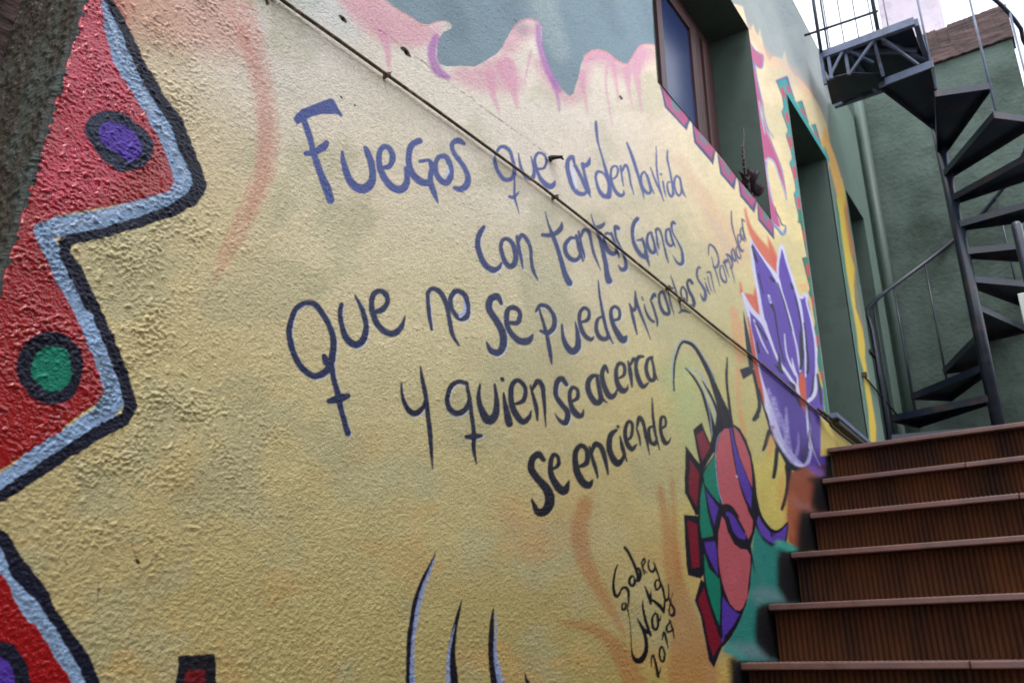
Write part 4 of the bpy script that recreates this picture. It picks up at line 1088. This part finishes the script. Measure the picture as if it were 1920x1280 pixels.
o = bpy.data.objects.new('dark_corner_reveal', me); link(o); place(o, mural)
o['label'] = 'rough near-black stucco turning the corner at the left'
# door frame at the back of that reveal
t = empty('doorway_frame', (.35, .22, .3), 'dark brown timber door frame set back at the upper left corner', 'door frame')
m = MB(); m.box(.30, .60, .206, .26, -1.7, 2.2); m.build('jamb', M['dark_wood'], t, .004)
m = MB(); m.box(.405, .418, .19, .206, -1.7, 2.2); m.build('stop_bead', M['rust'], t, .002)
m = MB(); m.box(-.6, .30, .24, .26, -1.7, 2.2); m.build('door_panel', M['frame_wood'], t)
del VB, Xall, Zall, P, P0

# ------------------------------------------------------------------ setting: stairs, landing, ground
NX = [2.673, 2.975, 3.287, 3.595, 3.849, 4.006]
NZ = [.043, .230, .431, .622, .807, .973]
for k in range(1, 11): NX.insert(0, 2.673 - .30*k); NZ.insert(0, .043 - .187*k)
YW = -.008; YE = -2.05
stair = empty('staircase', (2.7, -1, NZ[0]-.19), 'brown ribbed staircase climbing beside the mural', 'stairs')
m = MB(); m.add([(-3, -2.6, NZ[0]-.187), (12, -2.6, NZ[0]-.187), (12, 4, NZ[0]-.187), (-3, 4, NZ[0]-.187)], [(0,1,2,3)])
m.add([(-80,-80,NZ[0]-.2),(80,-80,NZ[0]-.2),(80,80,NZ[0]-.2),(-80,80,NZ[0]-.2)], [(0,1,2,3)])
g = m.build('ground', M['stair_concrete']); g['kind'] = 'structure'
m = MB(); m.box(NX[-1]+.056, 6.35, -2.3, -.002, .80, .969)
g = m.build('landing_floor', M['stair_concrete']); g['kind'] = 'structure'
def corrugated(y0, y1, pitch, amp, fn):
    n = int(abs(y1-y0)/pitch*4)
    ys = np.linspace(y0, y1, n+1); off = amp*np.array([0, .8, 1, .8])[np.arange(n+1) % 4]
    return ys, off
for i, (x, z) in enumerate(zip(NX, NZ)):
    near = i >= 9
    # nosing: a rounded metal strip
    j = random.uniform(-.002, .002)
    yj = YW - random.uniform(.35, 1.2)                         # each nosing is laid in two lengths
    for (a_, b_) in ((yj+.0006, YW), (YE, yj-.0006)):
        jj = j + random.uniform(-.0015, .0015); jx = random.uniform(-.0015, .0015)
        m = MB(); m.box(x+jx, x+.034, a_, b_, z-.021+jj, z+jj)
        m.build('nosing', M['nosing'], stair, .004)
    zlow = NZ[i-1] if i else z-.187
    ys, off = corrugated(YW-.014, YE, .0176, .0058, None)
    xr = x + .048
    vs = []; fs = []
    for q, (y, o_) in enumerate(zip(ys, off)): vs += [(xr-o_, y, zlow+.0005), (xr-o_, y, z-.0215+j)]
    for q in range(len(ys)-1): fs.append((2*q, 2*q+1, 2*q+3, 2*q+2))
    m = MB(); m.add(vs, fs)
    m.box(xr+.001, xr+.02, YE, YW-.005, zlow, z-.022+j)
    m.build('riser', M['riser'], stair)
    x2 = (NX[i+1] + .042) if i+1 < len(NX) else x+.30
    ys, off = corrugated(YW, YE, .0165, .006, None)
    vs = []; fs = []
    for y, o_ in zip(ys, off): vs += [(x+.0345, y, z-.001+o_), (x2, y, z-.001+o_)]
    for q in range(len(ys)-1): fs.append((2*q, 2*q+1, 2*q+3, 2*q+2))
    b = len(vs); 
    for q, y in enumerate(ys): vs.append((x+.0345, y, z-.004))
    for q in range(len(ys)-1): fs.append((2*q, b+q, b+q+1, 2*q+2))
    m = MB(); m.add(vs, fs); m.build('tread', M['tread'], stair)
m = MB()
for i in range(len(NX)):
    x2 = NX[i+1] + .070 if i+1 < len(NX) else NX[i]+.30
    m.box(NX[i]+.070, x2, YE, YW, NZ[0]-.187, NZ[i]-.006)
m.build('stair_core', M['stair_concrete'], stair)

# ------------------------------------------------------------------ back wall, beam, pillar, pipe
XB = 6.20
def bumpy_wall(name, x, y0, y1, z0, z1, mat, step, amp, sc, parent=None, seed=401):
    ys = np.linspace(y0, y1, int(abs(y1-y0)/step)+1); zs = np.linspace(z0, z1, int((z1-z0)/step)+1)
    Y, Z = np.meshgrid(ys, zs); y = Y.ravel(); z = Z.ravel()
    h = amp*(np.clip(fbm(y/sc, z/(sc*.7), seed, 3, .55)-.3, 0, 1)*2) + amp*.5*fbm(y/(sc*6), z/(sc*6), seed+9, 2)
    V = np.stack([x - h, y, z], 1); nr, nc = Y.shape
    idx = np.arange(nr*nc).reshape(nr, nc)
    F = np.stack([idx[:-1,:-1], idx[1:,:-1], idx[1:,1:], idx[:-1,1:]], -1).reshape(-1, 4)
    o = bpy.data.objects.new(name, np_mesh(name, V, F, mat)); link(o)
    if parent: place(o, parent)
    return o
bw = empty('back_wall', (XB, -.55, .97), 'rough grey-green stucco wall behind the spiral staircase', 'wall')
bumpy_wall('stucco_face', XB, .30, -1.115, .9, 4.26, M['back_stucco'], .008, .0032, .015, bw)
m = MB(); m.box(XB+.001, XB+.16, -1.115, .30, .9, 4.255); m.build('wall_core', M['back_stucco'], bw)
beam = empty('timber_beam', (XB+.03, -.8, 4.4), 'weathered dark timber beam lying on top of the back wall', 'beam')
def rough_plank(name, x0, x1, y0, y1, z0, z1, seed, parent):
    m = MB(); n = 26; rg_ = random.Random(seed)
    ys = [y0 + (y1-y0)*i/n for i in range(n+1)]; vs = []; fs = []
    for y in ys:
        a = rg_.uniform(-.003, .003); b = rg_.uniform(-.005, .005); c = rg_.uniform(-.004, .004)
        vs += [(x0+a, y, z0+b), (x1, y, z0+b), (x1, y, z1+c), (x0+a*.5, y, z1+c), (x0+c*.5, y, (z0+z1)/2)]
    for i in range(n):
        p = 5*i; q = p+5
        fs += [(p, q, q+1, p+1), (p+1, q+1, q+2, p+2), (p+2, q+2, q+3, p+3), (p+3, q+3, q+4, p+4), (p+4, q+4, q, p)]
    fs += [(0,1,2,3,4), (5*n+4, 5*n+3, 5*n+2, 5*n+1, 5*n)]
    m.add(vs, fs); return m.build(name, M['dark_wood'], parent)
rough_plank('lower_plank', XB-.03, XB+.13, -.47, -1.13, 4.262, 4.385, 3, beam)
rough_plank('upper_plank', XB-.025, XB+.12, -.47, -.655, 4.386, 4.545, 5, beam)
rough_plank('upper_plank', XB-.02, XB+.12, -.735, -1.13, 4.386, 4.555, 6, beam)
m = MB(); m.box(XB-.01, XB+.1, -.738, -.652, 4.402, 4.545); m.build('packing_block', M['dark_wood'], beam)
m = MB(); m.box(6.34, 6.75, -.705, -.285, 3.2, 6.3)
o = m.build('concrete_pillar', M['concrete'], None, .01); tag(o, 'pale lilac concrete pillar rising behind the beam and platform', 'pillar')
# drain pipe in the corner
dp = empty('drain_pipe', (6.12, -.045, .97), 'grey-green painted drain pipe in the corner of the two walls', 'pipe')
m = MB(); m.tube([(6.125, -.052, .97), (6.125, -.052, 4.2)], .037, 16); m.build('pipe_length', M['pipe_green'], dp)
for z in ():
    m = MB(); m.tube([(6.125, -.052, z), (6.125, -.052, z+.05)], .044, 16); m.build('pipe_socket', M['pipe_green'], dp)
# unseen wall added across the stairs to shade them and the mural foot
lw = MB(); lw.box(-4.0, 5.2, -2.5, -2.15, -1.9, 2.0); lw.box(-4.05, 5.25, -2.53, -2.11, 2.0, 2.06)
o = lw.build('shading_lane_wall', M['shading_lane_wall']); tag(o, 'plain unseen ochre wall added across the stair lane to shade stairs and mural', 'wall')

# ------------------------------------------------------------------ window
win = empty('window', (3.0, D, ZS), 'red-brown timber window with blue curtain deep in the mural wall', 'window')
FW = M['frame_wood']
y0, y1 = D-.02, D+.04
def fr(name, x0, x1, z0, z1, dy=0.0, mat=FW):
    m = MB(); m.box(x0, x1, y0-dy, y1, z0, z1); return m.build(name, mat, win, .004)
fr('frame_stile', XL+.003, XL+.06, ZS+.003, ZT-.003); fr('frame_stile', XR-.075, XR-.003, ZS+.003, ZT-.003)
fr('frame_rail', XL+.061, XR-.076, ZT-.065, ZT-.003); fr('frame_rail', XL+.061, XR-.076, ZS+.003, ZS+.065)
def sash(x0, x1, d, w=.055):
    s = MB(); s.box(x0, x0+w, y0-d, y0-d+.035, ZS+.07, ZT-.07); s.box(x1-w, x1, y0-d, y0-d+.035, ZS+.07, ZT-.07)
    s.box(x0+w, x1-w, y0-d, y0-d+.035, ZT-.07-w, ZT-.07); s.box(x0+w, x1-w, y0-d, y0-d+.035, ZS+.07, ZS+.07+w)
    so = s.build('sash', FW, win, .003)
    gl = MB(); gl.box(x0+w-.004, x1-w+.004, y0-d+.014, y0-d+.019, ZS+.07+w-.004, ZT-.07-w+.004)
    go = gl.build('pane', M['glass'], None); go.parent = so; go.matrix_parent_inverse = so.matrix_parent_inverse.copy() if False else Matrix.Identity(4)
    return so
sash(XL+.065, 2.955, -.005); sash(2.875, 3.32, .012)
fr('mullion', 3.325, 3.345, ZS+.07, ZT-.07, .010, M['rust']); fr('mullion', 3.365, 3.40, ZS+.07, ZT-.07, .004); fr('mullion', 3.425, 3.47, ZS+.07, ZT-.07, .010)
m = MB(); m.box(3.3, 3.49, D+.005, D+.03, ZS+.06, ZT-.06); m.build('side_panel', FW, win)
# curtain folds behind the glass
m = MB(); n = 60; vs = []; fs = []
for i in range(n+1):
    x = 2.42 + .9*i/n; yv = D+.085 + .012*math.sin(i*1.15) + .006*math.sin(i*2.7+1)
    vs += [(x, yv, ZS+.02), (x, yv, ZT-.02)]
fs = [(2*i, 2*i+2, 2*i+3, 2*i+1) for i in range(n)]
m.add(vs, fs, True); m.build('curtain', M['curtain'], win)
m = MB(); m.box(XL-.05, XR+.05, D+.16, D+.2, ZS-.05, ZT+.05); m.build('room_backing', M['glass_frame_dark'], win)
# door leaf deep in its recess, and metal sill
dr = empty('door', (4.5, D, DS), 'plain green door deep in its recess behind the lotus', 'door')
m = MB(); m.box(DL-.02, DR+.02, D, D+.05, DS, DT+.02); lf = m.build('door_leaf', G, dr)
sl = MB(); sl.box(DL-.005, DR+.04, -.045, .0, DS-.022, DS+.002); sl.box(DL-.0, DR, .0, D, DS-.02, DS)
sl.build('sill', M['steel_light'], dr, .003)
m = MB(); m.bar((DL+.03, -.03, DS-.035), (DR+.03, -.03, DS-.035), .02, .02); m.build('sill_bracket', M['black'], dr)

# ------------------------------------------------------------------ spiral staircase
PX, PY = 5.60, -.583
R0 = .60; DA = math.radians(25.15); A0 = math.radians(66); Z0 = 1.540; DZ = .1875
sp = empty('spiral_staircase', (PX, PY, .972), 'dark steel spiral staircase with open wedge treads on the landing', 'spiral staircase')
m = MB(); m.tube([(PX, PY, .972), (PX, PY, 3.62)], .037, 20); m.build('pole', M['steel'], sp)
m = MB(); m.tube([(PX, PY, .972), (PX, PY, .99)], .09, 20); m.build('base_plate', M['steel'], sp)
def pol(a, r, z): return (PX + r*math.cos(a), PY + r*math.sin(a), z)
def tread_mesh(a_hi, a_lo, r, z, hubw=.035):
    m = MB()
    p = [pol(a_lo + .0, r, 0)[:2], pol(a_hi, r, 0)[:2]]
    am = (a_hi+a_lo)/2
    q = [(PX + .03*math.cos(am+1.5), PY + .03*math.sin(am+1.5)), (PX + .03*math.cos(am-1.5), PY + .03*math.sin(am-1.5))]
    pl = [p[0], p[1], q[0], q[1]]                                # counter-clockwise plan
    m.prism(pl, z-.005, z)
    # turned-down rims on the three free sides
    h = .042
    for a, b in ((pl[0], pl[1]), (pl[1], pl[2]), (pl[3], pl[0])):
        m.bar((a[0], a[1], z-h/2-.0005), (b[0], b[1], z-h/2-.0005), .005, h)
    return m
KN = 12
for k in range(-2, 11):
    a = A0 - k*DA; z = Z0 + k*DZ
    r = R0 if k < 7 else R0 + .02*(k-6)
    if k == 10: pass
    t_ = tread_mesh(a + DA*.53, a - DA*.53, r, z).build('spiral_tread', M['steel'], sp)
    m = MB(); m.tube([pol(0, 0, z-.10), pol(0, 0, z+.002)], .043, 16); m.build('tread_sleeve', M['steel'], t_) if False else None
    if -1 <= k < 10:
        c = MB(); c.box(-.008, .008, -.008, .008, -.02, 0)
# balusters at every tread joint, and the helical handrail
RH = .86
rail = []
k = -1.5
while k <= 10.6:
    a = A0 - k*DA; z = Z0 + k*DZ + RH
    r = R0 if k < 7 else R0 + .02*(k-6)
    rail.append(pol(a, r, z)); k += .2
start = rail[0]
railpts = [(start[0]-.03, start[1]-.02, .975)] + [(start[0]-.03, start[1]-.02, start[2]-.10), (start[0]-.025, start[1]-.012, start[2]-.03)] + rail
m = MB(); m.tube(railpts, .0135, 10); m.build('handrail', M['steel'], sp)
for k in range(-1, 11):
    a = A0 - (k-.5)*DA; z = Z0 + (k-1)*DZ
    if k == -1: continue
    r = (R0 if k < 7 else R0 + .02*(k-6)) - .004
    m = MB(); m.tube([pol(a, r, z), pol(a, r, Z0 + (k-.5)*DZ + RH)], .0065, 8); m.build('baluster', M['steel_light'] if k > 6 else M['steel'], sp)
# top platform against the mural wall
ZP = 3.60
pf = MB(); pf.box(4.77, 5.29, -.62, -.09, ZP, ZP+.006)
pf.box(4.77, 5.29, -.11, -.09, ZP-.04, ZP); pf.build('platform_plate', M['steel'], sp)
for a, b in (((4.75, -.11, ZP-.0), (4.75, -.64, ZP-.0)), ((4.76, -.645, ZP), (5.29, -.63, ZP)), ((5.30, -.63, ZP), (5.30, -.03, ZP))):
    m = MB(); m.bar(a, b, .03, .05); m.build('platform_edge', M['steel_light'], sp)
for a, b in (((4.78, -.24, ZP-.02), (5.0, -.60, ZP-.02)), ((4.78, -.25, ZP-.02), (5.28, -.3, ZP-.02)), ((4.80, -.45, ZP-.02), (5.1, -.62, ZP-.02))):
    m = MB(); m.bar(a, b, .022, .03); m.build('platform_joist', M['steel_light'], sp)
hang = [(4.74, -.10, .22), (4.75, -.14, .19), (4.78, -.235, .18), (4.90, -.405, .19)]
for x, y, h in hang:
    m = MB(); m.bar((x, y, ZP-h), (x if x < 4.8 else 4.76, y, ZP+.02), .018, .018); m.build('skirt_post', M['steel_light'], sp)
for a, b in (((4.75, -.115, ZP-.19), (4.75, -.235, ZP-.01)), ((4.78, -.235, ZP-.18), (4.75, -.42, ZP-.01)), ((4.75, -.44, ZP-.01), (4.93, -.60, ZP-.17)), ((4.75, -.24, ZP-.01), (4.86, -.37, ZP-.10))):
    m = MB(); m.bar(a, b, .014, .014); m.build('skirt_brace', M['steel_light'], sp)
# under-plate: the last wedge closing against the wall
m = MB(); m.prism([(4.80, -.25), (4.93, -.42), (5.03, -.41), (5.06, -.06), (4.77, -.10)], ZP-.16, ZP-.155); m.build('closing_plate', M['steel'], sp)
m = MB(); m.bar((4.94, -.405, Z0+10*DZ-.02), (4.92, -.68, Z0+10*DZ-.02), .012, .05); m.build('fascia', M['steel_light'], sp)
# platform balustrade
for x, y, r_ in ((4.71, -.11, .011), (4.75, -.145, .006), (4.75, -.44, .012)):
    m = MB(); m.tube([(x, y, ZP), (x, y, ZP+.95)], r_, 8); m.build('rail_post', M['steel'], sp)
m = MB(); m.tube([(4.745, -.02, ZP+.19), (4.75, -.46, ZP+.17)], .008, 8); m.build('lower_rail', M['steel'], sp)
m = MB(); m.tube([(4.745, -.02, ZP+.95), (4.75, -.46, ZP+.95)], .013, 8); m.build('top_rail', M['steel'], sp)
m = MB(); m.tube([(5.30, -.03, ZP+.95), (5.30, -.46, ZP+.95)], .013, 8); m.build('top_rail', M['steel'], sp)
m = MB(); m.tube([(5.30, -.03, ZP+.2), (5.30, -.46, ZP+.2)], .005, 8); m.build('lower_rail', M['steel'], sp)
for i in range(5):
    m = MB(); y = -.06 - i*.095; m.tube([(5.30, y, ZP), (5.30, y, ZP+.95)], .0045, 8); m.build('baluster', M['steel'], sp)
# the wall behind, to the right: newel post and pale board at the right edge of the view
o = empty('newel_post', (4.6, -.905, .972), 'round topped dark steel post at the right edge below the spiral treads', 'post')
m = MB(); m.tube([(4.62, -.911, .972), (4.62, -.911, 2.11), (4.62, -.911, 2.125), (4.62, -.911, 2.13)], [.024, .024, .018, .006], 16); m.build('post_tube', M['steel'], o)
m = MB(); m.tube([(4.62, -.911, .972), (4.62, -.911, .98)], .05, 16); m.build('post_foot', M['steel'], o)
o = empty('white_board', (4.4, -.93, 1.3), 'pale painted board standing upright at the far right edge', 'board')
m = MB(); m.box(4.36, 4.39, -1.25, -.858, .975, 1.655); m.build('board_panel', M['white_paint'], o, .004)
m = MB(); m.box(4.345, 4.36, -1.25, -.862, 1.30, 1.34); m.build('board_batten', M['white_paint'], o, .003)

# ------------------------------------------------------------------ cable and ironmongery on the mural
def wp(u, v, y): x, z = on_wall(u, v); return (x, y, z)
# on_wall is for the plane y = 0; small offsets keep things resting on the plaster
cab = empty('wall_cable', wp(900, 280, -.01), 'brown painted cable running down across the verse', 'cable')
CP = '300,-155 420,-68 511,-1 560,34 620,76 717.5,145 800,203 900,275 1000,347 1032,371.5 1100,424 1180,489 1246,542 1330,611 1409.6,673 1470,724 1520,767 1535,779'
pts = catmull([np.array(wp(p[0], p[1], -.0105)) for p in parse(CP)], 4)
rr = [.0037 + .0009*max(p[0]-1.5, 0) for p in pts]
for i, p in enumerate(pts): p[1] -= rr[i]*.4
m = MB(); m.tube([tuple(p) for p in pts], rr, 10); m.build('cable_run', M['cable'], cab)
for u, v in ((717, 145), (1033, 372), (1246, 542), (1272, 563), (505, -4)):
    x, z = on_wall(u, v); s = .0052 + .0012*x
    m = MB(); m.box(x-s*.5, x+s*.5, -.0185-.0018*x, -.002, z-s*.8, z+s*.6)
    m.build('cable_clip', M['cable'], cab, .002)
    m = MB(); m.tube([(x+s*.2, -.012, z+s*.6), (x+s*.2, -.024, z+s*.6)], s*.18, 8); m.build('clip_nail', M['white_paint'], cab)
x, z = on_wall(1532, 776)
m = MB(); m.tube([(x-.03, -.014, z+.012), (x+.03, -.035, z-.005), (x+.1, -.03, z-.035), (x+.2, -.045, z-.055), (x+.5, -.055, z-.062), (x+.8, -.055, z-.09)], .0065, 8)
m.tube([(x-.02, -.03, z-.02), (x+.03, -.04, z-.035), (x+.03, -.022, z+.012), (x+.08, -.04, z-.01)], .0065, 8)
m.build('cable_coil', M['black'], cab)
hook = empty('iron_hook', wp(1030, 297, -.01), 'small black iron hook beside the word que', 'hook')
x, z = on_wall(1030, 299)
m = MB(); m.tube([(x-.004, .004, z), (x-.002, -.014, z), (x+.006, -.036, z-.002)], [.008, .006, .0035], 8)
m.tube([(x, -.010, z+.003), (x+.022, -.020, z+.012), (x+.034, -.022, z+.010)], [.0055, .0035, .002], 8)
m.tube([(x, -.004, z-.004), (x-.018, -.012, z-.007)], [.005, .0025], 8); m.build('hook_shank', M['black'], hook)
c2 = empty('thin_cable', wp(1640, 730, -.01), 'thin black cable crossing the plaster between the two doors', 'cable')
m = MB(); m.tube([wp(1615, 704, -.012), wp(1640, 735, -.016), wp(1681, 781, -.012)], .006, 8); m.tube([wp(1627, 658, -.012), wp(1642, 676, -.012)], .011, 8); m.build('cable_run', M['black'], c2)
m = MB(); q = wp(1615, 703, -.01); m.box(q[0]-.012, q[0]+.012, -.03, -.004, q[2]-.015, q[2]+.012); m.build('cable_clip', M['rust'], c2)

# ------------------------------------------------------------------ plant on the window sill
px_, py_, pz_ = 3.395, .03, ZS
plant = empty('succulent_plant', (px_, py_, pz_), 'dark purple succulent with a tall thin stalk on the window sill', 'plant')
def leaf_mesh():
    vs = []; fs = []; n = 5
    for i in range(n+1):
        t = i/n; w = .017*math.sin(math.pi*min(.15 + t*.85, 1))**.7*(1.0 if t < .8 else .75); zc = .012*t*t*3
        vs += [(t*.062, -w, zc+.004), (t*.062, 0, zc-.003), (t*.062, w, zc+.004)]
    for i in range(n):
        a = 3*i
        fs += [(a, a+3, a+4, a+1), (a+1, a+4, a+5, a+2)]
    me = bpy.data.meshes.new('leaf'); me.from_pydata(vs, [], fs); me.materials.append(M['leaf'])
    for p in me.polygons: p.use_smooth = True
    return me
LM = leaf_mesh()
rg_ = random.Random(5)
def leaf(loc, rz, tilt, s):
    o = bpy.data.objects.new('leaf', LM); link(o, plant)
    o.location = Vector(loc) - Vector(plant.location); o.rotation_euler = (0, -tilt, rz); o.scale = (s,)*3
    md = None
for (cx, cy, cz, n, s) in ((px_-.02, py_-.02, pz_+.10, 26, .95), (px_+.04, py_-.025, pz_+.06, 22, .95), (px_+.0, py_+.01, pz_+.08, 18, 1.0)):
    for i in range(n):
        leaf((cx, cy, cz), i*2.4, .15 + .9*(i/n), s*(1-.35*i/n)*rg_.uniform(.85, 1.15))
tip = (px_-.075, py_-.03, pz_+.35)
stpts = [(px_-.02, py_-.01, pz_+.05), (px_-.065, py_-.01, pz_+.12), (px_-.085, py_-.02, pz_+.20), (px_-.085, py_-.025, pz_+.26), (px_-.08, py_-.03, pz_+.31), tip]
m = MB(); m.tube(stpts, [.005, .005, .004, .0025, .002, .0012], 8)
m.tube([(px_, py_, pz_+.03), (px_+.03, py_-.01, pz_+.08)], .007, 8); m.tube([(px_, py_, pz_+.03), (px_-.03, py_-.01, pz_+.14)], .007, 8)
m.build('stalk', M['stalk'], plant)
for i in range(22):
    t = i/21; zz = pz_+.07+.18*t; xx_ = px_-.05-.035*min(t*3, 1)
    leaf((xx_, py_-.018, zz), i*2.4, .7, .42*(1-.45*t))
for i in range(10): leaf((px_-.08+.002*i*.3, py_-.028, pz_+.29+.006*i), i*2.4, 1.0, .16)
pot = empty('plant_pot', (px_+.02, py_, pz_), 'small pink glazed pot on the window sill holding the succulent', 'pot')
prof = [(.040, 0), (.048, .02), (.054, .05), (.062, .052), (.062, .064), (.055, .064), (.052, .05)]
vs = []; fs = []; sg = 20
for r_, z_ in prof:
    for k in range(sg): vs.append((px_+.02+r_*.8*math.cos(k*2*math.pi/sg), py_+.03+.8*r_*math.sin(k*2*math.pi/sg), pz_+.001+z_*.55))
for i in range(len(prof)-1):
    for k in range(sg): fs.append((i*sg+k, i*sg+(k+1) % sg, (i+1)*sg+(k+1) % sg, (i+1)*sg+k))
m = MB(); m.add(vs, fs, True); m.build('pot_body', M['pot'], pot)
m = MB(); m.tube([(px_+.02, py_+.03, pz_+.02), (px_+.02, py_+.03, pz_+.027)], .040, 16); m.build('soil', M['black'], pot)
print('things', len([o for o in bpy.data.objects if o.parent is None]), 'tris', sum(len(o.data.polygons)*2 for o in bpy.data.objects if o.type == 'MESH'))
